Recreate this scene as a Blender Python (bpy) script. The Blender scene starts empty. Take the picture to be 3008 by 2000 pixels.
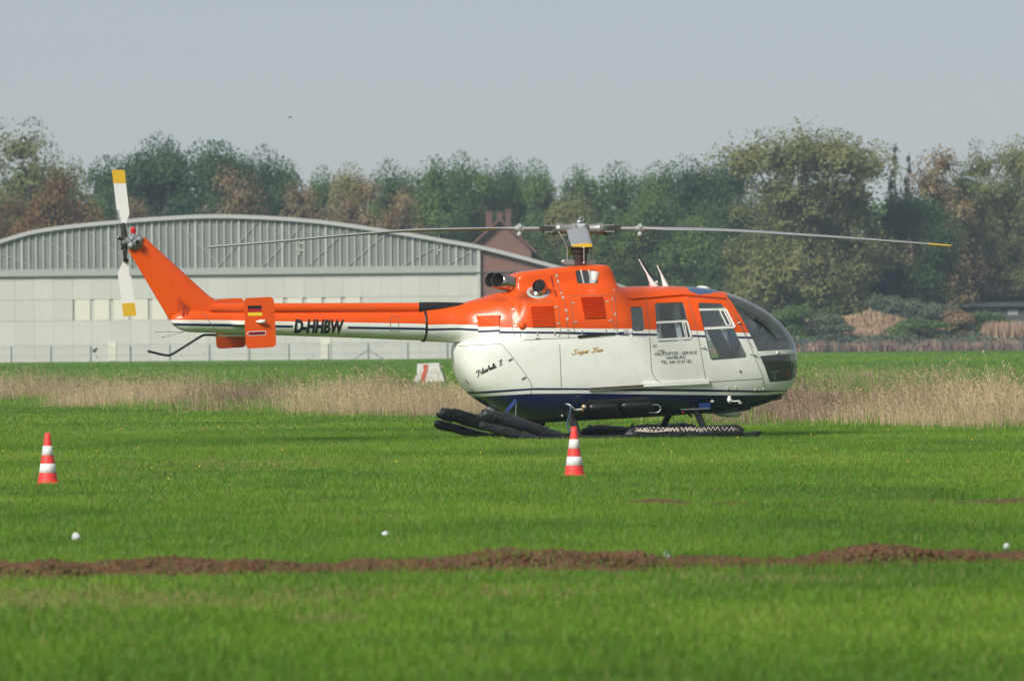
import bpy, bmesh, math, random
import numpy as np
from mathutils import Vector, Matrix, Euler
from mathutils.geometry import delaunay_2d_cdt

R = math.radians
SC = bpy.context.scene
COL = SC.collection

# ------------------------------------------------------------------ camera
EYE_Z = 1.3                       # eye height of a crouching photographer
FPX = 22400.0                     # focal length in pixels of the 3008 px wide photograph
ROLL = R(-0.5)
PITCH = -3.0 / FPX
cam_d = bpy.data.cameras.new('camera')
cam = bpy.data.objects.new('camera', cam_d)
COL.objects.link(cam)
CAM_M = Matrix.Translation((0, 0, EYE_Z)) @ Matrix.Rotation(R(90) + PITCH, 4, 'X') @ Matrix.Rotation(ROLL, 4, 'Z')
cam.matrix_world = CAM_M
cam_d.sensor_fit = 'HORIZONTAL'
cam_d.sensor_width = 36.0
cam_d.lens = FPX / 3008.0 * 36.0
cam_d.clip_start = 0.5
cam_d.clip_end = 6000.0
cam_d.dof.use_dof = True
cam_d.dof.focus_distance = 99.3
cam_d.dof.aperture_fstop = 8.0
SC.camera = cam

# ------------------------------------------------------------------ sky, sun, exposure
SUN_EL, SUN_AZ = R(36), R(38)     # hazy autumn sun behind the photographer's left shoulder
world = bpy.data.worlds.new('World')
SC.world = world
world.use_nodes = True
wn = world.node_tree
wn.nodes.clear()
w_out = wn.nodes.new('ShaderNodeOutputWorld')
w_bg = wn.nodes.new('ShaderNodeBackground')
w_sky = wn.nodes.new('ShaderNodeTexSky')
w_sky.sky_type = 'NISHITA'
w_sky.sun_disc = False
w_sky.sun_elevation = SUN_EL
# direction towards the sun, world space
SUN_DIR = Vector((-math.sin(SUN_AZ) * math.cos(SUN_EL), -math.cos(SUN_AZ) * math.cos(SUN_EL), math.sin(SUN_EL)))
w_sky.sun_rotation = math.atan2(SUN_DIR.x, SUN_DIR.y)
w_sky.altitude = 0
w_sky.air_density = 0.6
w_sky.dust_density = 0.3
w_sky.ozone_density = 1.0
# thin overcast: the veil of high cloud greys the blue of the sky evenly
w_mix = wn.nodes.new('ShaderNodeMix')
w_mix.data_type = 'RGBA'
w_mix.inputs[0].default_value = 0.62
w_mix.inputs[7].default_value = (5.55, 5.5, 5.35, 1)
wn.links.new(w_sky.outputs[0], w_mix.inputs[6])
wn.links.new(w_mix.outputs[2], w_bg.inputs['Color'])
w_bg.inputs['Strength'].default_value = 0.06
wn.links.new(w_bg.outputs[0], w_out.inputs['Surface'])

sun_d = bpy.data.lights.new('sun', 'SUN')
sun_d.energy = 3.3
sun_d.angle = R(18)
sun_d.color = (1.0, 0.955, 0.88)
sun = bpy.data.objects.new('sun', sun_d)
COL.objects.link(sun)
sun.location = (-40, -60, 60)
sun.rotation_euler = (-SUN_DIR).to_track_quat('-Z', 'Y').to_euler()

SC.view_settings.view_transform = 'Standard'
SC.view_settings.look = 'None'
SC.view_settings.exposure = 0.5
SC.view_settings.gamma = 1.0
SC.view_settings.use_curve_mapping = False
SC.render.engine = 'CYCLES'
SC.cycles.use_denoising = True
SC.cycles.max_bounces = 8
SC.cycles.transparent_max_bounces = 16
SC.cycles.volume_bounces = 0
SC.cycles.sample_clamp_indirect = 4.0

HAZE = 0.00023                     # density of the air between here and the trees

# ------------------------------------------------------------------ measuring: photograph pixels <-> metres
_M = np.array(CAM_M)
_RC, _TC = _M[:3, :3], _M[:3, 3]

def project(p):
    """world point -> photograph pixel"""
    q = (np.asarray(p, float) - _TC) @ _RC
    return 1504 + FPX * q[..., 0] / -q[..., 2], 1000 - FPX * q[..., 1] / -q[..., 2]

def ray(px, py):
    d = np.array([(px - 1504) / FPX, -(py - 1000) / FPX, -1.0])
    return _RC @ d

def at(px, py, D):
    """world point that stands D metres in front of the photographer and shows at px, py"""
    d = ray(px, py)
    return Vector(_TC + d * (D / d[1]))

def ground_at(px, py):
    d = ray(px, py)
    return Vector(_TC + d * (-EYE_Z / d[2]))

YAW = R(13)
HELI_D = 100.0
_h = at(1703, 1000, HELI_D)
HELI_LOC = Vector((_h.x, HELI_D, 0))
_cy, _sy = math.cos(YAW), math.sin(YAW)

def to_world(p):
    p = np.asarray(p, float)
    out = np.empty_like(p)
    out[..., 0] = HELI_LOC.x + p[..., 0] * _cy - p[..., 1] * _sy
    out[..., 1] = HELI_LOC.y + p[..., 0] * _sy + p[..., 1] * _cy
    out[..., 2] = p[..., 2]
    return out

def H(px, py, w=0.0):
    """helicopter-local point: w metres to starboard (towards the photographer) of the keel plane"""
    d = ray(px, py)
    dx, dy = d[0] * _cy + d[1] * _sy, -d[0] * _sy + d[1] * _cy
    ox, oy = _TC[0] - HELI_LOC.x, _TC[1] - HELI_LOC.y
    ox, oy = ox * _cy + oy * _sy, -ox * _sy + oy * _cy
    t = (-w - oy) / dy
    return Vector((ox + t * dx, -w, _TC[2] + t * d[2]))

def hpix(p):
    return project(to_world(p))

def pchip(xs, ys):
    """monotone cubic through the given points"""
    xs, ys = np.asarray(xs, float), np.asarray(ys, float)
    h = np.diff(xs); dl = np.diff(ys) / h
    m = np.zeros_like(ys)
    if len(xs) > 2:
        w1, w2 = 2 * h[1:] + h[:-1], h[1:] + 2 * h[:-1]
        ok = dl[:-1] * dl[1:] > 0
        with np.errstate(divide='ignore', invalid='ignore'):
            m[1:-1] = np.where(ok, (w1 + w2) / (w1 / dl[:-1] + w2 / dl[1:]), 0)
    m[0], m[-1] = dl[0], dl[-1]
    def f(x):
        x = np.clip(np.asarray(x, float), xs[0], xs[-1])
        i = np.clip(np.searchsorted(xs, x) - 1, 0, len(xs) - 2)
        t = (x - xs[i]) / h[i]
        return ((2*t**3 - 3*t**2 + 1) * ys[i] + (t**3 - 2*t**2 + t) * h[i] * m[i]
                + (-2*t**3 + 3*t**2) * ys[i+1] + (t**3 - t**2) * h[i] * m[i+1])
    return f

def lin(pts):
    xs = [p[0] for p in pts]; ys = [p[1] for p in pts]
    return lambda x: np.interp(x, xs, ys)

# ------------------------------------------------------------------ materials
MAT = {}
def nodes_of(name):
    m = bpy.data.materials.new(name)
    m.use_nodes = True
    nt = m.node_tree
    b = nt.nodes['Principled BSDF']
    MAT[name] = m
    return m, nt, b

def nd(nt, typ, **kw):
    n = nt.nodes.new(typ)
    for k, v in kw.items():
        if k in n.inputs.keys():
            n.inputs[k].default_value = v
        else:
            setattr(n, k, v)
    return n

def paint(name, col, rough=0.35, metal=0.0, coat=0.0, var=0.06, vscale=3.0, bump=0.0, bscale=60.0, spec=0.5, dirt=None, dirt_amt=0.0):
    """a surface of one colour with faint mottling, wear and optional fine relief"""
    m, nt, b = nodes_of(name)
    tc = nd(nt, 'ShaderNodeTexCoord')
    nz = nd(nt, 'ShaderNodeTexNoise', Scale=vscale, Detail=6.0, Roughness=0.6)
    nt.links.new(tc.outputs['Object'], nz.inputs['Vector'])
    mx = nd(nt, 'ShaderNodeMix', data_type='RGBA')
    c = Vector(col)
    mx.inputs[6].default_value = (*(c * (1 - var)), 1)
    mx.inputs[7].default_value = (*[min(1, x * (1 + var)) for x in c], 1)
    nt.links.new(nz.outputs['Fac'], mx.inputs[0])
    last = mx.outputs[2]
    if dirt is not None:
        n2 = nd(nt, 'ShaderNodeTexNoise', Scale=vscale * 2.7, Detail=8.0, Roughness=0.75)
        nt.links.new(tc.outputs['Object'], n2.inputs['Vector'])
        rp = nd(nt, 'ShaderNodeValToRGB')
        rp.color_ramp.elements[0].position = 0.48
        rp.color_ramp.elements[1].position = 0.75
        rp.color_ramp.elements[1].color = (dirt_amt, dirt_amt, dirt_amt, 1)
        nt.links.new(n2.outputs['Fac'], rp.inputs[0])
        m2 = nd(nt, 'ShaderNodeMix', data_type='RGBA')
        m2.inputs[7].default_value = (*dirt, 1)
        nt.links.new(rp.outputs[0], m2.inputs[0])
        nt.links.new(last, m2.inputs[6])
        last = m2.outputs[2]
    nt.links.new(last, b.inputs['Base Color'])
    b.inputs['Metallic'].default_value = metal
    b.inputs['Specular IOR Level'].default_value = spec
    b.inputs['Coat Weight'].default_value = coat
    b.inputs['Coat Roughness'].default_value = 0.08
    rr = nd(nt, 'ShaderNodeMapRange')
    rr.inputs['To Min'].default_value = max(0.02, rough * 0.8)
    rr.inputs['To Max'].default_value = min(1, rough * 1.25)
    nt.links.new(nz.outputs['Fac'], rr.inputs['Value'])
    nt.links.new(rr.outputs[0], b.inputs['Roughness'])
    if bump:
        nb = nd(nt, 'ShaderNodeTexNoise', Scale=bscale, Detail=4.0)
        nt.links.new(tc.outputs['Object'], nb.inputs['Vector'])
        bp = nd(nt, 'ShaderNodeBump', Strength=bump, Distance=0.02)
        nt.links.new(nb.outputs['Fac'], bp.inputs['Height'])
        nt.links.new(bp.outputs[0], b.inputs['Normal'])
    return m

def glass(name, tint, gloss=1.0, rough=0.02, sheen_mix=0.06, dcol=(.62, .64, .64)):
    """thin pane: clear with a tint, mirror-like at grazing angles"""
    m = bpy.data.materials.new(name); m.use_nodes = True; MAT[name] = m
    nt = m.node_tree; nt.nodes.clear()
    o = nd(nt, 'ShaderNodeOutputMaterial')
    tr = nd(nt, 'ShaderNodeBsdfTransparent'); tr.inputs[0].default_value = (*tint, 1)
    gl = nd(nt, 'ShaderNodeBsdfGlossy'); gl.inputs['Roughness'].default_value = rough
    gl.inputs[0].default_value = (gloss, gloss, gloss, 1)
    fr = nd(nt, 'ShaderNodeFresnel')
    # a pane has two faces: the same reflection from inside and outside
    ge = nd(nt, 'ShaderNodeNewGeometry'); mr = nd(nt, 'ShaderNodeMapRange')
    mr.inputs['To Min'].default_value = 1.75; mr.inputs['To Max'].default_value = 1 / 1.75
    nt.links.new(ge.outputs['Backfacing'], mr.inputs['Value']); nt.links.new(mr.outputs[0], fr.inputs[0])
    mx = nd(nt, 'ShaderNodeMixShader')
    df = nd(nt, 'ShaderNodeBsdfDiffuse'); df.inputs[0].default_value = (*dcol, 1)      # pale diffuse layer painted in to lighten the panes like reflected sky
    md = nd(nt, 'ShaderNodeMixShader'); md.inputs[0].default_value = sheen_mix
    nt.links.new(tr.outputs[0], md.inputs[1]); nt.links.new(df.outputs[0], md.inputs[2])
    nt.links.new(fr.outputs[0], mx.inputs[0])
    nt.links.new(md.outputs[0], mx.inputs[1]); nt.links.new(gl.outputs[0], mx.inputs[2])
    nt.links.new(mx.outputs[0], o.inputs[0])
    return m

def leafy(name, c0, c1, c2, trans=0.25, rough=0.6):
    """foliage: colour runs over three tones by each leaf's own 'tint'"""
    m, nt, b = nodes_of(name)
    a = nd(nt, 'ShaderNodeAttribute', attribute_name='tint')
    oi = nd(nt, 'ShaderNodeObjectInfo')
    ad = nd(nt, 'ShaderNodeMath', operation='MULTIPLY_ADD')
    nt.links.new(oi.outputs['Random'], ad.inputs[0]); ad.inputs[1].default_value = 0.16
    nt.links.new(a.outputs['Fac'], ad.inputs[2])
    rp = nd(nt, 'ShaderNodeValToRGB')
    e = rp.color_ramp.elements
    e[0].position, e[0].color = 0.05, (*c0, 1)
    e[1].position, e[1].color = 1.0, (*c2, 1)
    k = e.new(0.55); k.color = (*c1, 1)
    nt.links.new(ad.outputs[0], rp.inputs[0])
    nt.links.new(rp.outputs[0], b.inputs['Base Color'])
    b.inputs['Roughness'].default_value = rough
    b.inputs['Specular IOR Level'].default_value = 0.25
    tl = nd(nt, 'ShaderNodeBsdfTranslucent')
    nt.links.new(rp.outputs[0], tl.inputs[0])
    mx = nd(nt, 'ShaderNodeMixShader'); mx.inputs[0].default_value = trans
    nt.links.new(b.outputs[0], mx.inputs[1]); nt.links.new(tl.outputs[0], mx.inputs[2])
    nt.links.new(mx.outputs[0], nt.nodes['Material Output'].inputs[0])
    return m

ORANGE = paint('orange_paint', (0.72, 0.084, 0.004), 0.32, coat=0.2, spec=0.25, var=0.07, vscale=2.0, dirt=(0.60, 0.10, 0.02), dirt_amt=0.35)
WHITE = paint('cream_white_paint', (0.77, 0.785, 0.735), 0.28, coat=0.35, var=0.03, vscale=2.0, dirt=(0.50, 0.47, 0.38), dirt_amt=0.30)
NAVY = paint('navy_paint', (0.010, 0.018, 0.075), 0.25, coat=0.6, var=0.1)
BLACK = paint('black_paint', (0.012, 0.012, 0.013), 0.4)
RUBBER = paint('black_rubber', (0.016, 0.017, 0.019), 0.62, var=0.25, vscale=20, bump=0.25, bscale=40)
FLOATSKIN = paint('black_float_fabric', (0.014, 0.016, 0.019), 0.42, var=0.3, vscale=14, bump=0.9, bscale=22)
GREYM = paint('grey_metal', (0.42, 0.43, 0.43), 0.35, metal=0.7, var=0.12, vscale=12)
LGREY = paint('light_grey_paint', (0.40, 0.42, 0.43), 0.4, var=0.06)
BLADE = paint('blade_grey', (0.30, 0.31, 0.32), 0.38, var=0.08, vscale=5)
DARKM = paint('dark_metal', (0.07, 0.068, 0.062), 0.4, metal=0.6, var=0.25, vscale=25, dirt=(0.12, 0.07, 0.04), dirt_amt=0.4)
CHROME = paint('polished_steel', (0.45, 0.43, 0.40), 0.16, metal=1.0, var=0.04)
SOOT = paint('soot', (0.004, 0.004, 0.004), 0.9)
SILVER = paint('silver_fitting', (0.52, 0.50, 0.46), 0.4, metal=0.3, var=0.08)
SEAM = paint('seam_grey', (0.16, 0.13, 0.10), 0.7)
PLAINW = paint('white_plastic', (0.78, 0.78, 0.75), 0.35)
YELLOW = paint('yellow_paint', (0.72, 0.44, 0.03), 0.4)
REDP = paint('red_lens', (0.55, 0.012, 0.02), 0.15, coat=0.5)
LINER = paint('cabin_liner_grey', (0.34, 0.36, 0.36), 0.8)
SEATM = paint('dark_seat_fabric', (0.018, 0.02, 0.028), 0.85, bump=0.3)
FLAGK = paint('flag_black', (0.012, 0.012, 0.012), 0.5)
FLAGR = paint('flag_red', (0.42, 0.003, 0.016), 0.45)
FLAGY = paint('flag_yellow', (0.85, 0.58, 0.02), 0.45)
GOLD = paint('gold_lettering', (0.52, 0.31, 0.07), 0.4)
INK = paint('black_lettering', (0.012, 0.012, 0.016), 0.4)
BLUEHOSE = paint('blue_hose', (0.02, 0.07, 0.10), 0.4)
BLUEP = paint('blue_paint', (0.012, 0.035, 0.17), 0.3, coat=0.4)
GLASS = glass('window_glass', (0.84, 0.88, 0.89), 1.0)
GLASSW = glass('windshield_glass', (0.50, 0.56, 0.62), 1.0, 0.015, sheen_mix=0.05)
GLASSB = glass('blue_roof_glass', (0.25, 0.42, 0.66), 0.95, 0.03, sheen_mix=0.45, dcol=(.09, .21, .46))

# ------------------------------------------------------------------ mesh building
class MB:
    """collects shapes for ONE mesh object"""
    def __init__(s):
        s.v = []; s.f = []; s.m = []; s.sm = []; s.n = None
    def add(s, verts, faces, mat=0, smooth=False):
        o = len(s.v)
        s.v += [tuple(p) for p in verts]
        for f in faces:
            s.f.append(tuple(i + o for i in f)); s.m.append(mat); s.sm.append(smooth)
        return s
    def box(s, c, size, rot=None, mat=0):
        hx, hy, hz = size[0] / 2, size[1] / 2, size[2] / 2
        vs = [Vector((x, y, z)) for x in (-hx, hx) for y in (-hy, hy) for z in (-hz, hz)]
        if rot is not None:
            vs = [rot @ v for v in vs]
        c = Vector(c)
        return s.add([v + c for v in vs], [(0, 1, 3, 2), (4, 6, 7, 5), (0, 4, 5, 1), (2, 3, 7, 6), (0, 2, 6, 4), (1, 5, 7, 3)], mat)
    def bar(s, a, b, wx, wz, mat=0, up=(0, 0, 1)):
        """rectangular bar from a to b"""
        a, b = Vector(a), Vector(b)
        d = (b - a); L = d.length; d.normalize()
        side = d.cross(Vector(up))
        if side.length < 1e-5: side = d.cross(Vector((1, 0, 0)))
        side.normalize(); u = side.cross(d)
        rot = Matrix((d, side, u)).transposed()
        return s.box((a + b) / 2, (L, wx, wz), rot, mat)
    def tube(s, pts, rad, seg=12, mat=0, caps=True, squash=1.0, up=None, smooth=True):
        pts = [Vector(p) for p in pts]
        n = len(pts)
        if not hasattr(rad, '__len__'): rad = [rad] * n
        t = [(pts[min(i + 1, n - 1)] - pts[max(i - 1, 0)]).normalized() for i in range(n)]
        ref = Vector(up) if up else (Vector((0, 0, 1)) if abs(t[0].z) < 0.9 else Vector((1, 0, 0)))
        u = (ref - t[0] * ref.dot(t[0])).normalized()
        vs, fs = [], []
        for i in range(n):
            u = (u - t[i] * u.dot(t[i])).normalized()
            w = t[i].cross(u)
            for k in range(seg):
                a = 2 * math.pi * k / seg
                vs.append(pts[i] + (u * math.cos(a) * squash + w * math.sin(a)) * rad[i])
        for i in range(n - 1):
            for k in range(seg):
                k2 = (k + 1) % seg
                fs.append((i * seg + k, i * seg + k2, (i + 1) * seg + k2, (i + 1) * seg + k))
        s.add(vs, fs, mat, smooth)
        if caps:
            s.add(vs[:seg], [tuple(range(seg - 1, -1, -1))], mat)
            s.add(vs[-seg:], [tuple(range(seg))], mat)
        return s
    def lathe(s, prof, c=(0, 0, 0), axis=(0, 0, 1), seg=24, mat=0, smooth=True):
        """prof: list of (radius, height along axis)"""
        a = Vector(axis).normalized()
        u = a.orthogonal().normalized(); w = a.cross(u); c = Vector(c)
        vs, fs = [], []
        for r, hh in prof:
            for k in range(seg):
                t = 2 * math.pi * k / seg
                vs.append(c + a * hh + (u * math.cos(t) + w * math.sin(t)) * r)
        for i in range(len(prof) - 1):
            for k in range(seg):
                k2 = (k + 1) % seg
                fs.append((i * seg + k, i * seg + k2, (i + 1) * seg + k2, (i + 1) * seg + k))
        return s.add(vs, fs, mat, smooth)
    def ball(s, c, r, mat=0, seg=14, rings=9, sc=(1, 1, 1)):
        vs, fs = [], []
        c = Vector(c)
        for i in range(rings + 1):
            p = math.pi * i / rings
            for k in range(seg):
                t = 2 * math.pi * k / seg
                vs.append(c + Vector((math.sin(p) * math.cos(t) * sc[0], math.sin(p) * math.sin(t) * sc[1], math.cos(p) * sc[2])) * r)
        for i in range(rings):
            for k in range(seg):
                k2 = (k + 1) % seg
                fs.append((i * seg + k, (i + 1) * seg + k, (i + 1) * seg + k2, i * seg + k2))
        return s.add(vs, fs, mat, True)
    def slab(s, outline, off, mat=0, rimmat=None):
        """closed 3-D outline pushed along vector off"""
        n = len(outline); off = Vector(off)
        vs = [Vector(p) for p in outline] + [Vector(p) + off for p in outline]
        fs = [tuple(range(n)), tuple(range(2 * n - 1, n - 1, -1))]
        s.add(vs, fs, mat)
        s.add(vs, [(i, i + n, (i + 1) % n + n, (i + 1) % n) for i in range(n)], mat if rimmat is None else rimmat)
        return s
    def loft(s, rings, closed=True, mat=0, caps=True, smooth=True):
        n = len(rings[0]); vs = [p for r in rings for p in r]; fs = []
        for i in range(len(rings) - 1):
            for k in range(n if closed else n - 1):
                k2 = (k + 1) % n
                fs.append((i * n + k, i * n + k2, (i + 1) * n + k2, (i + 1) * n + k))
        s.add(vs, fs, mat, smooth)
        if caps and closed:
            s.add(rings[0], [tuple(range(n - 1, -1, -1))], mat); s.add(rings[-1], [tuple(range(n))], mat)
        return s
    def build(s, name, mats, parent=None, autosmooth=True, bevel=0.0):
        me = bpy.data.meshes.new(name)
        me.from_pydata(s.v, [], s.f)
        if not isinstance(mats, (list, tuple)): mats = [mats]
        for m in mats: me.materials.append(m)
        me.polygons.foreach_set('material_index', s.m)
        me.polygons.foreach_set('use_smooth', s.sm)
        me.update()
        bm = bmesh.new(); bm.from_mesh(me)
        bmesh.ops.recalc_face_normals(bm, faces=bm.faces)
        bm.to_mesh(me); bm.free()
        ob = bpy.data.objects.new(name, me)
        COL.objects.link(ob)
        if parent is not None: ob.parent = parent
        if bevel:
            bv = ob.modifiers.new('bevel', 'BEVEL'); bv.width = bevel; bv.segments = 2; bv.limit_method = 'ANGLE'
        return ob

def big_mesh(name, verts, tris, mat, tint=None, smooth=False, parent=None):
    """fast mesh for many triangles; tint is one value per vertex"""
    me = bpy.data.meshes.new(name)
    verts = np.ascontiguousarray(verts, np.float32); tris = np.ascontiguousarray(tris, np.int32)
    nv, nt_ = len(verts), len(tris)
    me.vertices.add(nv); me.vertices.foreach_set('co', verts.ravel())
    me.loops.add(nt_ * 3); me.loops.foreach_set('vertex_index', tris.ravel())
    me.polygons.add(nt_); me.polygons.foreach_set('loop_start', np.arange(0, nt_ * 3, 3, dtype=np.int32))
    if smooth: me.polygons.foreach_set('use_smooth', np.ones(nt_, bool))
    if tint is not None:
        at_ = me.attributes.new('tint', 'FLOAT', 'POINT'); at_.data.foreach_set('value', np.ascontiguousarray(tint, np.float32))
    me.update(); me.validate()
    for m in (mat if isinstance(mat, (list, tuple)) else [mat]): me.materials.append(m)
    ob = bpy.data.objects.new(name, me); COL.objects.link(ob)
    if parent is not None: ob.parent = parent
    return ob

def empty(name, loc=(0, 0, 0), rz=0.0):
    o = bpy.data.objects.new(name, None); COL.objects.link(o)
    o.location = loc; o.rotation_euler = (0, 0, rz); o.empty_display_size = 0.3
    return o

def tag(o, label=None, cat=None, group=None, kind=None):
    if label: o['label'] = label
    if cat: o['category'] = cat
    if group: o['group'] = group
    if kind: o['kind'] = kind
    return o

def relief(x, y):
    """gentle rise of the far airfield on the right"""
    x, y = np.asarray(x, float), np.asarray(y, float)
    a = np.clip((y - 250) / 230, 0, 1); b = np.clip((x + 6) / 16, 0, 1)
    return 0.18 * a * a * (3 - 2 * a) * b * b * (3 - 2 * b)
# ================================================================== the airfield
RNG = np.random.default_rng(11)
def vnoise(x, y, scale, seed=0):
    """smooth value noise, 0..1"""
    r = np.random.default_rng(seed).random((64, 64))
    u, v = np.asarray(x, float) / scale, np.asarray(y, float) / scale
    i, j = np.floor(u).astype(int), np.floor(v).astype(int); fu, fv = u - i, v - j
    fu, fv = fu * fu * (3 - 2 * fu), fv * fv * (3 - 2 * fv)
    g = lambda a, b: r[a % 64, b % 64]
    return (g(i, j) * (1 - fu) + g(i + 1, j) * fu) * (1 - fv) + (g(i, j + 1) * (1 - fu) + g(i + 1, j + 1) * fu) * fv
def fbm(x, y, scale, seed=0):
    return .55 * vnoise(x, y, scale, seed) + .3 * vnoise(x, y, scale / 2.3, seed + 1) + .15 * vnoise(x, y, scale / 5.1, seed + 2)

# ground: one sheet out to the horizon
m, nt, b = nodes_of('turf')
tc = nd(nt, 'ShaderNodeTexCoord')
n1 = nd(nt, 'ShaderNodeTexNoise', Scale=0.35, Detail=8.0, Roughness=0.65)
n2 = nd(nt, 'ShaderNodeTexNoise', Scale=9.0, Detail=6.0, Roughness=0.7)
nt.links.new(tc.outputs['Object'], n1.inputs['Vector']); nt.links.new(tc.outputs['Object'], n2.inputs['Vector'])
r1 = nd(nt, 'ShaderNodeValToRGB')
r1.color_ramp.elements[0].position, r1.color_ramp.elements[0].color = .3, (.07, .15, .02, 1)
r1.color_ramp.elements[1].position, r1.color_ramp.elements[1].color = .7, (.15, .24, .04, 1)
nt.links.new(n1.outputs['Fac'], r1.inputs[0])
mx = nd(nt, 'ShaderNodeMix', data_type='RGBA', blend_type='MULTIPLY'); mx.inputs[0].default_value = .6
nt.links.new(r1.outputs[0], mx.inputs[6]); nt.links.new(n2.outputs['Fac'], mx.inputs[7])
nt.links.new(mx.outputs[2], b.inputs['Base Color']); b.inputs['Roughness'].default_value = .95; b.inputs['Specular IOR Level'].default_value = .1
gx = np.concatenate([np.linspace(-900, -60, 12), np.linspace(-45, 45, 37), np.linspace(60, 900, 12)])
gy = np.concatenate([np.linspace(-60, 20, 4), np.linspace(30, 520, 80), np.linspace(560, 2600, 18)])
GX, GY = np.meshgrid(gx, gy)
gv = np.stack([GX, GY, relief(GX, GY)], -1).reshape(-1, 3)
nx_, ny_ = len(gx), len(gy)
ii = (np.arange(ny_ - 1)[:, None] * nx_ + np.arange(nx_ - 1)[None, :]).ravel()
gt = np.concatenate([np.stack([ii, ii + 1, ii + nx_ + 1], 1), np.stack([ii, ii + nx_ + 1, ii + nx_], 1)])
ground = big_mesh('ground', gv, gt, m, smooth=True)
tag(ground, kind='structure')

# where the soil ridge of the filled trench runs
RA, RB = ground_at(-260, 1694), ground_at(3270, 1643)
_rd = (RB - RA); RLEN = _rd.length; _rd = _rd / RLEN
def ridge_uv(x, y):
    dx, dy = x - RA.x, y - RA.y
    return dx * _rd.x + dy * _rd.y, -dx * _rd.y + dy * _rd.x      # along, across (away +)
def ridge_half(u):
    return .55 + .62 * (vnoise(u, 0 * u, 1.1, 31) - .5) + .40 * (vnoise(u, 0 * u, .28, 32) - .5)
def ridge_h(u):
    hx = lambda px: (ground_at(px, 1650) - RA).dot(_rd)
    big = .03 * np.exp(-((u - hx(1345)) / .16) ** 2) + .02 * np.exp(-((u - hx(1440)) / .2) ** 2) + .03 * np.exp(-((u - hx(2520)) / .2) ** 2) + .015 * np.exp(-((u - hx(2900)) / .5) ** 2)
    return np.maximum(.012, .040 + .085 * (vnoise(u, 0 * u, .55, 33) - .42) + .045 * (vnoise(u, 0 * u, .16, 34) - .5) + big)
nu, nv_ = 900, 46
uu = np.linspace(0, RLEN, nu); tt = np.linspace(-1.25, 1.25, nv_)
U_, T_ = np.meshgrid(uu, tt)
Wd = ridge_half(U_); V_ = T_ * Wd
prof = np.clip(1 - (T_ / 1.12) ** 2, 0, 1) ** .8
xx = RA.x + _rd.x * U_ - _rd.y * V_; yy = RA.y + _rd.y * U_ + _rd.x * V_
rough = (fbm(xx, yy, .16, 41) - .5) * .075 + (fbm(xx, yy, .05, 45) - .5) * .045
zz = prof * (ridge_h(U_) + rough) - .004 - .03 * (np.abs(T_) > 1.15)
rv = np.stack([xx, yy, zz], -1).reshape(-1, 3)
ii = (np.arange(nv_ - 1)[:, None] * nu + np.arange(nu - 1)[None, :]).ravel()
rt = np.concatenate([np.stack([ii, ii + 1, ii + nu + 1], 1), np.stack([ii, ii + nu + 1, ii + nu], 1)])
SOIL = paint('bare_soil', (.135, .076, .043), .95, var=.55, vscale=2.2, bump=1.0, bscale=40, spec=.1, dirt=(.05, .028, .018), dirt_amt=.75)
ridge = big_mesh('soil_ridge', rv, rt, SOIL, smooth=True); tag(ridge, kind='structure')
# clods and crumbs lying on the ridge: too many and too small to count
def crumbs(n, xyz, rmin, rmax, seed):
    g = np.random.default_rng(seed)
    oc = np.array([(1, 0, 0), (-1, 0, 0), (0, 1, 0), (0, -1, 0), (0, 0, 1), (0, 0, -1)], float)
    of = np.array([(0, 2, 4), (2, 1, 4), (1, 3, 4), (3, 0, 4), (2, 0, 5), (1, 2, 5), (3, 1, 5), (0, 3, 5)])
    r = rmin + (rmax - rmin) * g.random(n) ** 3
    a = g.random(n) * 6.28
    v = oc[None] * (r[:, None, None]) * (.6 + .8 * g.random((n, 6, 1)))
    c, s_ = np.cos(a)[:, None], np.sin(a)[:, None]
    v = np.stack([v[..., 0] * c - v[..., 1] * s_, v[..., 0] * s_ + v[..., 1] * c, v[..., 2] * .75], -1) + xyz[:, None]
    return v.reshape(-1, 3), (of[None] + 6 * np.arange(n)[:, None, None]).reshape(-1, 3)
n = 16000
u_ = RNG.random(n) * RLEN; t_ = RNG.normal(0, .55, n).clip(-1.3, 1.3); w_ = ridge_half(u_) * t_
cx, cy_ = RA.x + _rd.x * u_ - _rd.y * w_, RA.y + _rd.y * u_ + _rd.x * w_
cz = np.clip(1 - (t_ / 1.12) ** 2, 0, 1) ** .8 * ridge_h(u_)
v1, t1 = crumbs(n, np.stack([cx, cy_, cz], -1), .003, .032, 5)
cl = big_mesh('soil_clods', v1, t1, SOIL); tag(cl, 'brown crumbs and clods of earth lying along the soil ridge', 'soil', kind='stuff')
# thin bare patches farther back on the lawn
PATCH = [(1920, 1476, .34, .10), (1990, 1482, .22, .08), (2130, 1481, .30, .08), (2420, 1478, .16, .05), (2745, 1470, .2, .05), (2900, 1478, .4, .09), (2995, 1470, .3, .07), (1780, 1488, .2, .03), (955, 1822, .10, .03), (1447, 1507, .05, .03)]
for k, (px, py, hw, hh) in enumerate(PATCH):
    c = ground_at(px, py); na, nr = 26, 7
    vs, fs = [], []
    for i in range(nr + 1):
        for j in range(na):
            a = 2 * math.pi * j / na; rr = i / nr
            wob = .75 + .5 * float(vnoise(math.cos(a) * 2 + k * 9, math.sin(a) * 2, .8, 51))
            x, y = c.x + math.cos(a) * hw * rr * wob, c.y + math.sin(a) * hw * 1.5 * rr * wob
            z = hh * .34 * (1 - rr ** 1.5) * (.6 + .8 * float(fbm(x, y, .09, 53))) - .006
            vs.append((x, y, z))
    for i in range(nr):
        for j in range(na):
            fs.append((i * na + j, i * na + (j + 1) % na, (i + 1) * na + (j + 1) % na, (i + 1) * na + j))
    mb = MB(); mb.add(vs, fs, 0, True); tag(mb.build('soil_patch', SOIL), kind='structure')

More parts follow.
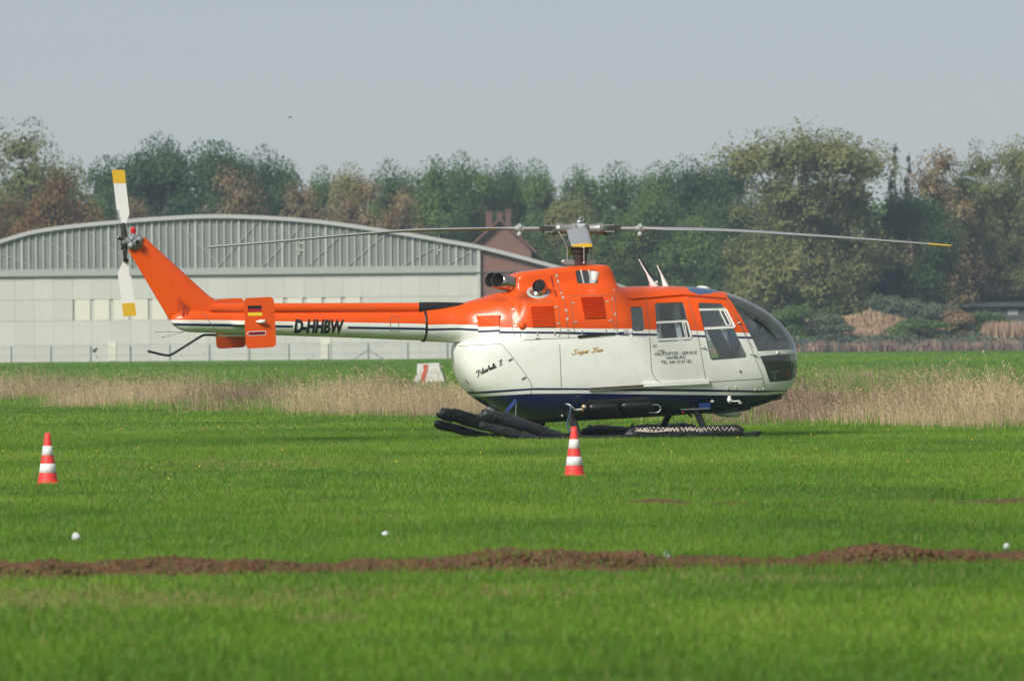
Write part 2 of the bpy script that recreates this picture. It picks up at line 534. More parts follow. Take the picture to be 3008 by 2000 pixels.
# ------------------------------------------------------------------ lawn
def dry_front(x):
    """distance at which the unmown dry grass begins"""
    return np.interp(x, [-14, -11.2, -6, -3, 0, 3.6, 6.85, 9], [176, 167, 142, 134, 126, 117, 104, 98])
def deadness(x, y):
    """0..1 patches of yellowed, thin grass"""
    d = np.zeros_like(x)
    for px, py, sx, sy, a in ((120, 1760, .75, 1.3, .9), (520, 1770, .7, 1.0, .7), (1000, 1745, .55, .8, .55), (330, 1395, .5, 1.5, .3), (1540, 1745, .5, .7, .4), (2270, 1700, .6, .8, .4), (700, 1362, 1.2, 3, .35), (960, 1822, .18, .5, .8)):
        c = ground_at(px, py); d = np.maximum(d, a * np.exp(-((x - c.x) / sx) ** 2 - ((y - c.y) / sy) ** 2))
    return d * (.4 + 1.1 * fbm(x, y, .5, 61))
def sample(D0, D1, per_m2, margin):
    area = (D1 - D0) * 2 * (.0675 * (D0 + D1) / 2 + margin)
    n = int(area * per_m2 * 1.0)
    y = D0 + (D1 - D0) * RNG.random(n); hw = .0675 * y + margin; hwm = .0675 * D1 + margin
    x = (RNG.random(n) * 2 - 1) * hwm
    k = np.abs(x) < hw
    return x[k], y[k]
def ridge_top(x, y):
    """height of the soil ridge under a blade"""
    u, w = ridge_uv(x, y); q = np.abs(w) / ridge_half(u)
    return np.clip(1 - (q / 1.12) ** 2, 0, 1) ** .8 * ridge_h(u) * (y < 60)
def blades(x, y, h, wd, lean, three=True):
    n = len(x); z = relief(x, y)
    a = RNG.random(n) * 2 * math.pi; la = RNG.random(n) * 2 * math.pi
    sx, sy_ = np.cos(a) * wd / 2, np.sin(a) * wd / 2
    lx, ly = np.cos(la) * lean * h, np.sin(la) * lean * h
    base = np.stack([x, y, z - .005], -1) + np.stack([0 * x, 0 * x, ridge_top(x, y)], -1)
    s3 = np.stack([sx, sy_, 0 * sx], -1)
    tip = base + np.stack([lx, ly, h], -1)
    if three:
        mid = base + np.stack([lx * .3, ly * .3, h * .6], -1)
        v = np.stack([base - s3, base + s3, mid + s3 * .8, mid - s3 * .8, tip], 1)
        t = np.array([(0, 1, 2), (0, 2, 3), (3, 2, 4)])
    else:
        v = np.stack([base - s3, base + s3, tip], 1); t = np.array([(0, 1, 2)])
    k = v.shape[1]
    return v.reshape(-1, 3), (t[None] + k * np.arange(n)[:, None, None]).reshape(-1, 3), k
LV, LT, LK, off = [], [], [], 0
for D0, D1, den, mar, three in ((25, 40, 1500, 1.2, True), (40, 62, 1000, 1.3, False), (62, 112, 560, 2.0, False), (112, 185, 150, 3.0, False)):
    x, y = sample(D0, D1, den, mar)
    u_, w_ = ridge_uv(x, y); hw = ridge_half(u_)
    ed = np.abs(w_) / hw
    dead = deadness(x, y)
    keep = (ed > .45 + .6 * RNG.random(len(x)) ** .6 * (.5 + fbm(x, y, .35, 63))) & (RNG.random(len(x)) > dead * .55)
    keep |= (ed < 1) & (fbm(x, y, .22, 65) > .60) & (RNG.random(len(x)) < .7)
    for px, py, pw, ph in PATCH:
        c = ground_at(px, py); keep &= ((x - c.x) / pw) ** 2 + ((y - c.y) / (pw * 1.5)) ** 2 > (.25 + .9 * RNG.random(len(x)))
    x, y, dead, ed = x[keep], y[keep], dead[keep], ed[keep]
    big = fbm(x, y * .45, 2.6, 71); sm = fbm(x, y * .6, .5, 75)
    # lusher along the far edge of the trench
    u_, w_ = ridge_uv(x, y)
    lush = np.exp(-((w_ - .75) / .5) ** 2) * (vnoise(u_, 0 * u_, 1.3, 77))
    h = (.018 + .026 * sm + .017 * RNG.random(len(x)) + .035 * lush) * (1 - .45 * dead)
    h *= np.where(RNG.random(len(x)) < .04, 1.6, 1)
    wd = np.where(three, .0045, np.where(y < 62, .006, np.where(y < 112, .008, .018))) * (.7 + .6 * RNG.random(len(x)))
    v, t, k = blades(x, y, h, wd, .25 + .6 * RNG.random(len(x)), three)
    tn = .47 + .85 * (big - .5) + .35 * (sm - .5) + .30 * (RNG.random(len(x)) - .5) - .22 * lush
    tn = np.where(RNG.random(len(x)) < dead * .8 + .10 * np.clip(fbm(x, y * .5, 1.1, 83) - .3, 0, 1) + .015, 1.05 + .3 * RNG.random(len(x)), tn.clip(.05, .95))
    LV.append(v); LT.append(t + off); LK.append(np.repeat(tn, k)); off += len(v)
m, nt, b = nodes_of('lawn_blades')
a = nd(nt, 'ShaderNodeAttribute', attribute_name='tint')
rp = nd(nt, 'ShaderNodeValToRGB'); nt.links.new(a.outputs['Fac'], rp.inputs[0])
e = rp.color_ramp.elements
e[0].position, e[0].color = .0, (.055, .135, .012, 1)
e[1].position, e[1].color = 1.0, (.36, .28, .12, 1)
for p_, c_ in ((.35, (.128, .272, .020)), (.65, (.200, .350, .030)), (.90, (.275, .385, .055))):
    k = e.new(p_); k.color = (*c_, 1)
nt.links.new(rp.outputs[0], b.inputs['Base Color']); b.inputs['Roughness'].default_value = .55; b.inputs['Specular IOR Level'].default_value = .3
tl = nd(nt, 'ShaderNodeBsdfTranslucent'); nt.links.new(rp.outputs[0], tl.inputs[0])
ms = nd(nt, 'ShaderNodeMixShader'); ms.inputs[0].default_value = .4
nt.links.new(b.outputs[0], ms.inputs[1]); nt.links.new(tl.outputs[0], ms.inputs[2]); nt.links.new(ms.outputs[0], nt.nodes['Material Output'].inputs[0])
LAWN = m
lawn = big_mesh('lawn_grass', np.concatenate(LV), np.concatenate(LT), LAWN, np.concatenate(LK))
tag(lawn, 'short green mown grass covering the airfield', 'grass', kind='stuff')
# rougher grass of the far field
x, y = sample(185, 500, 9, 8.0)
v, t, k = blades(x, y, .05 + .10 * RNG.random(len(x)), .06, .3, False)
tn = (.45 + .6 * (fbm(x, y * .3, 14, 81) - .5) + .2 * (RNG.random(len(x)) - .5)).clip(.05, .93)
fg = big_mesh('field_grass', v, t, LAWN, np.repeat(tn, k)); tag(fg, 'green grass of the far field in front of the fence', 'grass', kind='stuff')

# ------------------------------------------------------------------ unmown dry grass
def stems(x, y, h, tint, wind=-.12, seedhead=.6):
    n = len(x); z = relief(x, y)
    a = RNG.random(n) * math.pi; la = RNG.random(n) * 2 * math.pi; ln = .05 + .42 * RNG.random(n) ** 1.5
    w = .003 + .003 * RNG.random(n)
    s3 = np.stack([np.cos(a) * w, np.sin(a) * w, 0 * w], -1)
    lean = np.stack([np.cos(la) * ln + wind, np.sin(la) * ln, 0 * ln], -1) * h[:, None]
    up = np.stack([0 * h, 0 * h, h], -1)
    b0 = np.stack([x, y, z - .01], -1)
    p1 = b0 + lean * .25 + up * .55; p2 = b0 + lean * .8 + up * .9; p3 = b0 + lean * 1.15 + up
    hd = np.where(RNG.random(n) < seedhead, 1.0, .15)[:, None]
    head = s3 / w[:, None] * (.006 + .014 * RNG.random(n))[:, None] * hd
    pm = p2 * .45 + p3 * .55
    v = np.stack([b0 - s3, b0 + s3, p1 + s3, p1 - s3, p2 + s3 * .7, p2 - s3 * .7, pm + head, pm - head, p3], 1)
    t = np.array([(0, 1, 2), (3, 2, 4), (5, 4, 6), (7, 6, 8)])
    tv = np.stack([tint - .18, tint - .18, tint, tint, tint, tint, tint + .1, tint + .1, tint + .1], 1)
    return v.reshape(-1, 3), (t[None] + 9 * np.arange(n)[:, None, None]).reshape(-1, 3), tv.ravel()
n = 400000
y = 95 + 110 * RNG.random(n); x = (RNG.random(n) * 2 - 1) * (.0675 * y + 3.5)
f = dry_front(x) + 17 * (fbm(x, y * .3, 1.6, 91) - .5) + 2.5 * RNG.normal(0, 1, n)
dpt = y - f
right = np.clip((x - 2.5) / 3, 0, 1)
depth = 32 + 3 * right
dens_ = np.clip(dpt / 3, 0, 1) * np.clip((depth - dpt) / 14, 0, 1)
holes = fbm(x, y * .25, 2.2, 95)
dens_ *= np.clip((holes - .355 - .05 * right) * 5, .05, 1)
keep = RNG.random(n) < dens_ * .9
x, y, dpt = x[keep], y[keep], dpt[keep]
tone = fbm(x, y * .3, 1.9, 99)
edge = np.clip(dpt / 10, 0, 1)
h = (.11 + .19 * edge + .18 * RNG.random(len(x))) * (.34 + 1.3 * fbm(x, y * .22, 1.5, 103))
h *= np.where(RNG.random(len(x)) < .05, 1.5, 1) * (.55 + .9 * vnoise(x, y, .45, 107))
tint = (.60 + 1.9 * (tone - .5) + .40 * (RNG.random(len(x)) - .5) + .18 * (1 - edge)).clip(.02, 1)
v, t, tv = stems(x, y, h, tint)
m, nt, b = nodes_of('dry_grass')
a = nd(nt, 'ShaderNodeAttribute', attribute_name='tint')
rp = nd(nt, 'ShaderNodeValToRGB'); nt.links.new(a.outputs['Fac'], rp.inputs[0])
e = rp.color_ramp.elements
e[0].position, e[0].color = .0, (.10, .065, .042, 1)
e[1].position, e[1].color = 1.0, (.60, .47, .29, 1)
for p_, c_ in ((.22, (.25, .17, .125)), (.45, (.40, .275, .21)), (.7, (.50, .37, .25))):
    k = e.new(p_); k.color = (*c_, 1)
nt.links.new(rp.outputs[0], b.inputs['Base Color']); b.inputs['Roughness'].default_value = .8; b.inputs['Specular IOR Level'].default_value = .15
tl = nd(nt, 'ShaderNodeBsdfTranslucent'); nt.links.new(rp.outputs[0], tl.inputs[0])
ms = nd(nt, 'ShaderNodeMixShader'); ms.inputs[0].default_value = .3
nt.links.new(b.outputs[0], ms.inputs[1]); nt.links.new(tl.outputs[0], ms.inputs[2]); nt.links.new(ms.outputs[0], nt.nodes['Material Output'].inputs[0])
DRY = m
# a second, thinner stand farther off on the right
n = 14000
x2 = 5 + 13 * RNG.random(n); y2 = 180 + 40 * RNG.random(n)
keep = RNG.random(n) < np.clip((fbm(x2, y2 * .25, 2.6, 111) - .42) * 5, .04, 1) * np.exp(-((x2 - 10.8) / 2.3) ** 2 - ((y2 - 197) / 12) ** 2)
x2, y2 = x2[keep], y2[keep]
va, ta, tva = stems(x2, y2, .3 + .3 * RNG.random(len(x2)), (.6 + .4 * (RNG.random(len(x2)) - .5)).clip(0, 1))
# single tall stalks standing above the rest
n = 700
y3 = 100 + 95 * RNG.random(n); x3 = (RNG.random(n) * 2 - 1) * (.0675 * y3 + 3)
keep = y3 > dry_front(x3) + 6; x3, y3 = x3[keep], y3[keep]
vb, tb, tvb = stems(x3, y3, .45 + .35 * RNG.random(len(x3)), .25 + .6 * RNG.random(len(x3)), wind=-.2, seedhead=1)
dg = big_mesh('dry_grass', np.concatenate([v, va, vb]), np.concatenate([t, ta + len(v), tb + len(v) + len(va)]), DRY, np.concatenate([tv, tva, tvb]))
tag(dg, 'tall dry straw-coloured grass growing in a band behind the helicopter', 'grass', kind='stuff')
# green undergrowth in the band
n = 75000
y = 98 + 115 * RNG.random(n); x = (RNG.random(n) * 2 - 1) * (.0675 * y + 3.5)
dpt = y - dry_front(x); keep = (dpt > -4) & (dpt < 50); x, y, dpt = x[keep], y[keep], dpt[keep]
v, t, k = blades(x, y, (.07 + .15 * RNG.random(len(x))) * (.5 + 1.0 * (fbm(x, y * .25, 2.2, 95) < .45)), .016, .35, False)
ug = big_mesh('rough_undergrowth', v, t, LAWN, np.repeat((.25 + .45 * RNG.random(len(x))), k)); tag(ug, 'rough green undergrowth between the dry stalks', 'grass', kind='stuff')
# dandelions
n = 34
y = 62 + 50 * RNG.random(n) ** .7; x = (RNG.random(n) * 2 - 1) * (.0675 * y)
s6 = np.linspace(0, 2 * math.pi, 7)[:-1]
fv = np.stack([np.stack([x + .009 * np.cos(q), y + 0 * x, .07 + .007 * np.sin(q) + 0 * x], -1) for q in s6], 1)
ft = np.array([(0, 1, 2), (0, 2, 3), (0, 3, 4), (0, 4, 5)])
fl = big_mesh('dandelion_flowers', fv.reshape(-1, 3), (ft[None] + 6 * np.arange(n)[:, None, None]).reshape(-1, 3), paint('petal_yellow', (.75, .5, .02), .6))
tag(fl, 'tiny yellow dandelion flowers scattered over the lawn', 'flowers', kind='stuff')
# ================================================================== hangar
HD = 530.0
def far(px, py, D=HD): return at(px, py, D)
def fx(px, D=HD): return at(px, 1000, D).x
PANEL = [paint('hangar_panel_grey', (.515, .525, .475), .6, var=.05, vscale=.5, dirt=(.42, .36, .27), dirt_amt=.35), paint('hangar_panel_pale', (.54, .55, .50), .6, var=.05, vscale=.5, dirt=(.38, .33, .25), dirt_amt=.3)]
PALEPANE = paint('pale_plastic_pane', (.66, .65, .55), .5, var=.05)
STEEL = paint('grey_steel_mullion', (.44, .46, .42), .55, var=.08)
ROOFG = paint('grey_roofing', (.36, .37, .37), .7, var=.1, vscale=1)
PANE = paint('dusty_glass', (.185, .205, .19), .5, var=.30, vscale=.8, spec=.5)
BRICK = paint('dark_red_brick', (.20, .105, .082), .9, var=.18, vscale=2.5, bump=.5, bscale=10)
INNER = paint('dark_inside', (.10, .105, .10), .9)
hx0, hx1 = fx(-125), fx(1406)
hg = empty('hangar', ((hx0 + hx1) / 2, HD, 0)); hg_o = Vector(hg.location)
tag(hg, 'wide pale hangar with curved roof, glazed gable and brick side wall', 'hangar')
def HB(mb, name, mat, parent=None, **k):
    mb.v = [tuple(Vector(v) - hg_o) for v in mb.v]
    return mb.build(name, mat, parent or hg, **k)
z_rows = [0.0, 1.16, 2.86, 4.33, 5.98]
ncol = 27; cw_ = (hx1 - hx0) / ncol
row_mesh = {}
rngp = random.Random(8)
for r in range(4):
    hh = z_rows[r + 1] - z_rows[r]
    for c in range(ncol):
        xc = hx0 + (c + .5) * cw_
        px = 1504 + xc / HD * FPX
        pale = r == 2 and (195 < px < 480 or 800 < px < 1090)
        w = cw_ * (.78 if pale else .992)
        key = (r, pale)
        if key not in row_mesh:
            mb = MB(); mb.box((0, 0, 0), (w, .06, hh - .02)); me_o = mb.build('tmp', PALEPANE if pale else PANEL[0])
            row_mesh[key] = (me_o.data, mb); bpy.data.objects.remove(me_o)
        me = row_mesh[key][0]
        if not pale and rngp.random() < .4:
            if (r, 'b') not in row_mesh:
                m2 = me.copy(); m2.materials[0] = PANEL[1]; row_mesh[(r, 'b')] = (m2, None)
            me = row_mesh[(r, 'b')][0]
        ob = bpy.data.objects.new('window_pane' if pale else 'wall_panel', me); COL.objects.link(ob); ob.parent = hg
        ob.location = Vector((xc, HD + rngp.uniform(-.012, .012) + (.02 if pale else 0), (z_rows[r] + z_rows[r + 1]) / 2)) - hg_o
mb = MB(); mb.box(((hx0 + hx1) / 2, HD + .12, 3.0), (hx1 - hx0, .1, 6.0)); HB(mb, 'wall_backing', paint('wall_joint_grey', (.475, .485, .435), .8))  # backing slightly darker than the panels, visible in their joints
for px0, px1, z1 in ((319, 341, 1.3), (943, 971, 1.45)):
    mb = MB(); mb.box(((fx(px0) + fx(px1)) / 2, HD - .06, z1 / 2 + .05), (fx(px1) - fx(px0), .06, z1)); HB(mb, 'white_door', PALEPANE)
curve = [(-125, 741), (0, 705), (106, 675), (210, 660), (318, 649.5), (470, 637), (623, 630), (720, 631.5), (833, 637), (930, 645), (1020, 656), (1110, 669.5), (1206, 684), (1300, 700.5), (1406, 719)]
cpx = [fx(a) for a, _ in curve]; cz_ = [far(a, b).z for a, b in curve]
roof_z = pchip(cpx, cz_)
mb = MB(); mb.box(((hx0 + hx1) / 2, HD - .03, 6.23), (hx1 - hx0 + .3, .25, .44)); HB(mb, 'sill_beam', paint('sill_grey', (.34, .36, .33), .7, var=.1))
mb = MB(); mb.box(((hx0 + hx1) / 2, HD - .08, 5.99), (hx1 - hx0 + .35, .35, .07)); HB(mb, 'sill_ledge', paint('green_grey_ledge', (.22, .25, .21), .7))
nm = 72; sp = (hx1 - hx0) / nm
ZS = 6.44
for k in range(nm):
    xa, xb = hx0 + k * sp + .03, hx0 + (k + 1) * sp - .03
    za, zb = float(roof_z(xa)) - .30, float(roof_z(xb)) - .30
    if min(za, zb) < ZS + .1: continue
    mb = MB(); mb.slab([(xa, HD, ZS), (xb, HD, ZS), (xb, HD, zb), (xa, HD, za)], (0, .02, 0)); HB(mb, 'glass_pane', PANE)
for k in range(nm + 1):
    xm = hx0 + k * sp; zt = float(roof_z(xm)) - .25
    thick = .15 if k % 6 == 3 else .085
    if zt < ZS + .1: continue
    mb = MB(); mb.box((xm, HD - .05, (ZS + zt) / 2), (thick, .12, zt - ZS)); HB(mb, 'mullion', STEEL)
# truss braces showing behind the glazing bars
for a, b in (((-40, 690), (100, 785)), ((110, 690), (260, 785)), ((260, 680), (400, 785)), ((520, 650), (650, 785)), ((760, 650), (640, 785)), ((890, 660), (770, 785)), ((1020, 675), (900, 785)), ((1130, 690), (1020, 785)), ((1300, 705), (1180, 785)), ((1395, 722), (1310, 785))):
    p, q = far(*a), far(*b); p.y = q.y = HD - .015
    p.z = min(p.z, float(roof_z(p.x)) - .35); q.z = max(q.z, ZS)
    mb = MB(); mb.bar(p, q, .03, .15, up=(0, 1, 0)); HB(mb, 'truss_brace', paint('brace_grey', (.46, .48, .45), .7) if 'brace_grey' not in MAT else MAT['brace_grey'])
for px in (885, 1291):
    for py in (715, 735):
        p = far(px, py); mb = MB(); mb.box((p.x, HD - .07, p.z), (.42, .06, .10)); HB(mb, 'mullion_plate', STEEL)
    for py in (707, 727, 744):
        p = far(px, py); mb = MB(); mb.box((p.x - .16, HD - .08, p.z), (.10, .06, .28)); HB(mb, 'mullion_plate', STEEL)
# roof with its edge band, following the curve and on over the side wing
xs_r = list(np.linspace(hx0 - .4, hx1, 40))
wing = [(1406, 719), (1470, 735), (1532, 751), (1640, 780.5), (1760, 815), (1840, 842)]
def rz(x): return float(roof_z(x)) if x > hx0 else float(roof_z(hx0)) + (x - hx0) * .3
ridge_pts = [(x, rz(x)) for x in xs_r] + [(far(a, b).x, far(a, b).z) for a, b in wing[1:]]
mb = MB(); n_ = len(ridge_pts)
F_ = [(x, HD - .35, z) for x, z in ridge_pts] + [(x, HD - .35, z - .27) for x, z in ridge_pts]
K_ = [(x, HD + .1, z) for x, z in ridge_pts] + [(x, HD + .1, z - .27) for x, z in ridge_pts]
mb.add(F_ + K_, [(i, i + 1, n_ + i + 1, n_ + i) for i in range(n_ - 1)] + [(n_ + i, n_ + i + 1, 3 * n_ + i + 1, 3 * n_ + i) for i in range(n_ - 1)] + [(i, 2 * n_ + i, 2 * n_ + i + 1, i + 1) for i in range(n_ - 1)])
HB(mb, 'roof_edge', paint('pale_roof_edge', (.42, .43, .42), .6, var=.1))
mb = MB()
mb.add([(x, HD + .1, z - .01) for x, z in ridge_pts] + [(x, HD + 26, z - .01) for x, z in ridge_pts], [(i, n_ + i, n_ + i + 1, i + 1) for i in range(n_ - 1)])
HB(mb, 'roof', ROOFG)
mb = MB()
wx = [(far(a, b).x, far(a, b).z - .25) for a, b in wing]
mb.slab([(wx[0][0] + .05, HD + .12, 0)] + [(x + (.05 if i == 0 else 0), HD + .12, z) for i, (x, z) in enumerate(wx)] + [(wx[-1][0], HD + .12, 0)], (0, .3, 0)); HB(mb, 'brick_wall', BRICK)
mb = MB(); mb.box(((wx[0][0] + fx(1680)) / 2, HD + .06, far(1500, 797).z), (fx(1680) - wx[0][0], .1, .12)); HB(mb, 'wall_course', paint('course_grey', (.16, .12, .11), .9))
mb = MB(); mb.box((hx1 + .05, HD - .02, 3.9), (.22, .3, 7.8)); HB(mb, 'corner_post', STEEL)
mb = MB(); mb.box((hx0 - .1, HD + 13, 2.7), (.2, 26, 5.4)); mb.box((wx[-1][0] - .1, HD + 13, 1.9), (.2, 26, 3.7)); HB(mb, 'side_wall', BRICK)
mb = MB(); mb.box(((hx0 + wx[-1][0]) / 2, HD + 26, 2.6), (wx[-1][0] - hx0, .2, 5.2)); HB(mb, 'back_wall', BRICK)

# ------------------------------------------------------------------ brick house behind
D2 = 575.0
ap = at(1467, 640, D2)
hs = empty('brick_house', (ap.x, D2, 0)); tag(hs, 'dark red brick house with two chimneys half hidden behind the hangar roof', 'house')
ROOFR = paint('dark_red_tiles', (.135, .068, .058), .85, var=.2, vscale=2)
wl = at(1360, 735, D2).x - ap.x; zl = at(1360, 735, D2).z; wr_ = -wl
mb = MB(); mb.slab([(wl + .4, 0, 0), (wr_ - .4, 0, 0), (wr_ - .4, 0, zl), (0, 0, ap.z - .25), (wl + .4, 0, zl)], (0, 9, 0)); mb.build('wall', BRICK, hs)
for s_ in (1, -1):
    mb = MB(); mb.slab([(0, -.5, ap.z), (s_ * wr_, -.5, zl - .1), (s_ * wr_, -.5, zl - .35), (0, -.5, ap.z - .25)], (0, 10, 0)); mb.build('roof', ROOFR, hs)
for px0, px1, py in ((1427, 1446, 622), (1459, 1476, 622), (1485, 1501, 616)):
    p0, p1 = at(px0, py, D2), at(px1, py, D2)
    mb = MB(); hgt = p0.z - (zl + .5)
    mb.box(((p0.x + p1.x) / 2 - ap.x, 1.0, p0.z - hgt / 2), (p1.x - p0.x, .6, hgt)); mb.box(((p0.x + p1.x) / 2 - ap.x, 1.0, p0.z - .06), (p1.x - p0.x + .08, .68, .12))
    mb.build('chimney', ROOFR, hs, bevel=.02)

# ------------------------------------------------------------------ huts under the trees on the right
def hut(name, label, px0, px1, py_eave, py_base, py_ridge, D, wallm, roofm, windows=()):
    a, b = at(px0, py_eave, D), at(px1, py_eave, D); zb = at(px0, py_base, D).z; zr = at(px0, py_ridge, D).z
    o = empty(name, ((a.x + b.x) / 2, D, 0)); tag(o, label, 'hut')
    w = b.x - a.x
    mb = MB(); mb.box((0, 2, a.z / 2), (w, 4, a.z)); mb.build('wall', wallm, o)
    mb = MB(); mb.slab([(-w / 2 - .3, -.5, a.z), (w / 2 + .3, -.5, a.z), (w / 2 + .1, 1.9, zr), (-w / 2 - .1, 1.9, zr)], (0, 0, .12)); mb.build('roof', roofm, o)
    mb = MB(); mb.slab([(-w / 2 - .3, 4.5, a.z), (w / 2 + .3, 4.5, a.z), (w / 2 + .1, 1.9, zr), (-w / 2 - .1, 1.9, zr)], (0, 0, .12)); mb.build('roof', roofm, o)
    for wx0, wx1, wy0, wy1, mt in windows:
        p, q = at(wx0, wy0, D), at(wx1, wy1, D)
        mb = MB(); mb.box(((p.x + q.x) / 2 - o.location.x, -.03, (p.z + q.z) / 2), (q.x - p.x, .05, p.z - q.z)); mb.build('window', mt, o)
    return o
DW = paint('dark_timber', (.075, .078, .075), .85, var=.2); DR = paint('dark_felt_roof', (.05, .055, .055), .85)
PW = paint('pale_sheet', (.24, .25, .25), .6)
hut('garden_hut', 'small dark hut with pale roof sheet beyond the helicopter nose', 2225, 2312, 893, 930, 876, 596, paint('brown_timber', (.16, .075, .05), .85), DR)
p = at(2284, 880, 594.8); ob = None
mb = MB(); mb.box((0, 0, 0), (1.15, .5, .40)); c_ = mb.build('roof_sheet', PW, bpy.data.objects['garden_hut']); c_.location = (p.x - bpy.data.objects['garden_hut'].location.x, -.6, p.z)
hut('long_shed', 'long dark shed with grey window row under the trees at far right', 2832, 3060, 902, 960, 893, 600, DW, DR,
    [(2866, 2880, 908, 930, PW), (2884, 2900, 908, 930, LINER), (2903, 2918, 906, 914, PW), (2903, 2940, 919, 929, PW), (2925, 2940, 906, 914, PW), (2960, 2990, 908, 925, LINER)])

# ------------------------------------------------------------------ mesh fences
POSTM = paint('fence_post_grey', (.16, .20, .20), .6); POSTD = paint('fence_post_dark', (.06, .10, .11), .6)
def wire_mat(name, col, alpha):
    m = bpy.data.materials.new(name); m.use_nodes = True; MAT[name] = m; nt = m.node_tree; b = nt.nodes['Principled BSDF']
    b.inputs['Base Color'].default_value = (*col, 1); b.inputs['Roughness'].default_value = .7; b.inputs['Alpha'].default_value = alpha
    return m
def fence(label, px0, px1, n, D, base_z, hgt, postm, wirem, braces=()):
    o = empty('wire_fence', (fx((px0 + px1) / 2, D), D, 0)); tag(o, label, 'fence')
    xs = [fx(px0 + (px1 - px0) * k / (n - 1), D) - o.location.x for k in range(n)]
    me = None
    for k, x in enumerate(xs):
        if me is None:
            mb = MB(); mb.tube([(0, 0, -.1), (0, 0, hgt)], .05, 8); ob = mb.build('fence_post', postm, o); me = ob.data
        else:
            ob = bpy.data.objects.new('fence_post', me); COL.objects.link(ob); ob.parent = o
        ob.location = (x, 0, base_z)
        if k in braces:
            for s_ in (-1, 1):
                mb = MB(); mb.tube([(x, 0, base_z + hgt * .62), (x + s_ * 1.1, 0, base_z)], .03, 6); mb.build('brace', postm, o)
    for k in range(n - 1):
        mb = MB(); mb.add([(xs[k], .03, base_z + .03), (xs[k + 1], .03, base_z + .03), (xs[k + 1], .03, base_z + hgt - .12), (xs[k], .03, base_z + hgt - .12)], [(0, 1, 2, 3)])
        mb.build('wire_netting', wirem, o)
    for zz in (.05, .45, hgt - .1):
        mb = MB(); mb.tube([(xs[0], 0, base_z + zz), (xs[-1], 0, base_z + zz)], .008, 5); mb.build('tension_wire', postm, o)
    return o
fence('grey wire mesh fence in front of the pale hangar', -200, 1431, 15, 511.0, 0.0, 1.12, POSTM, wire_mat('netting_pale', (.30, .33, .33), .16), braces=(11,))
fence('dark wire mesh fence below the grassy mound on the right', 1710, 3220, 15, 550.0, .18, 1.0, POSTD, wire_mat('netting_dark', (.12, .14, .14), .15), braces=(12,))
p = at(262, 1028, 510.8)
mb = MB()
q = lambda px, py: at(px, py, 510.8) - p
mb.slab([q(263, 1022), q(272, 1026), q(277, 1027), q(283, 1020), q(286.5, 1020.5), q(284, 1031), q(278, 1036), q(271, 1033), q(273, 1029), q(264, 1024.5)], (0, .05, 0))
rag = mb.build('torn_rag', paint('black_plastic_rag', (.02, .022, .024), .6)); rag.location = p
tag(rag, 'torn black plastic rag caught on a fence post before the hangar', 'rag')

# ------------------------------------------------------------------ mound and reeds on the right
def mound_prof(x, y):
    rr = np.hypot(np.asarray(x) / 10, np.asarray(y) / 8); q = np.clip(1 - rr, 0, 1)
    return 2.55 * np.exp(-(rr * 2.1) ** 2) + .75 * np.exp(-((np.asarray(x) + 4.2) / 2.2) ** 2 - (np.asarray(y) / 3) ** 2) + .45 * np.exp(-((np.asarray(x) - 4.5) / 1.8) ** 2 - (np.asarray(y) / 3) ** 2) + 1.2 * (fbm(np.asarray(x) + 50, np.asarray(y) + 50, 1.9, 121) - .5) * q - .25 * rr
mc = at(2530, 1000, 562.0)
na, nr = 60, 24; vs, fs = [], []
for i in range(nr + 1):
    for j in range(na):
        a = 2 * math.pi * j / na; rr = i / nr
        x, y = 10 * rr * math.cos(a), 8 * rr * math.sin(a)
        z = mound_prof(x, y)
        vs.append((x, y, z + .18))
for i in range(nr):
    for j in range(na): fs.append((i * na + j, i * na + (j + 1) % na, (i + 1) * na + (j + 1) % na, (i + 1) * na + j))
mb = MB(); mb.add(vs, fs, 0, True)
md = mb.build('mound', paint('dry_turf', (.24, .20, .11), .95, var=.4, vscale=.7)); md.location = (mc.x, 562, 0); tag(md, kind='structure')
def clumps(x, y, z, h, w, tint, lean=.2):
    n = len(x); a = RNG.random(n) * math.pi
    s3 = np.stack([np.cos(a) * w, np.sin(a) * w, 0 * w], -1); b0 = np.stack([x, y, z], -1)
    la = RNG.random(n) * 6.28
    tip = b0 + np.stack([np.cos(la) * lean * h, np.sin(la) * lean * h, h], -1); md_ = b0 * .45 + tip * .55
    v = np.stack([b0 - s3 * .5, b0 + s3 * .5, md_ + s3, md_ - s3, tip], 1)
    t = np.array([(0, 1, 2), (0, 2, 3), (3, 2, 4)])
    return v.reshape(-1, 3), (t[None] + 5 * np.arange(n)[:, None, None]).reshape(-1, 3), np.repeat(tint, 5)
def mound_z(x, y):
    rr = np.hypot(x / 10, y / 8); return np.where(rr < 1, mound_prof(x, y), 0) + .18
n = 14000
x = RNG.normal(0, 4.6, n); y = RNG.normal(-1, 3.0, n)
# (tan tufts on the mound, reeds, weeds)
parts_ = [clumps(mc.x + x, 562 + y, mound_z(x, y) - .05, .2 + .4 * RNG.random(n), .04 + .05 * RNG.random(n), (.55 + .7 * (fbm(x + 90, y, 1.6, 123) - .35) + .3 * (RNG.random(n) - .3) - .2 * (mound_z(x, y) < .9)).clip(0, 1))]
# reed bed at the far right
n = 9000
pxr = 2870 + 420 * RNG.random(n); Dr = 556 + 16 * RNG.random(n); xr = (pxr - 1504) / FPX * Dr
parts_.append(clumps(xr, Dr, 0 * xr + .15, (1.2 + 1.1 * RNG.random(n)) * np.clip((pxr - 2850) / 50, .4, 1), .06 + .06 * RNG.random(n), (.55 + .5 * (RNG.random(n) - .5)).clip(0, 1), .12))
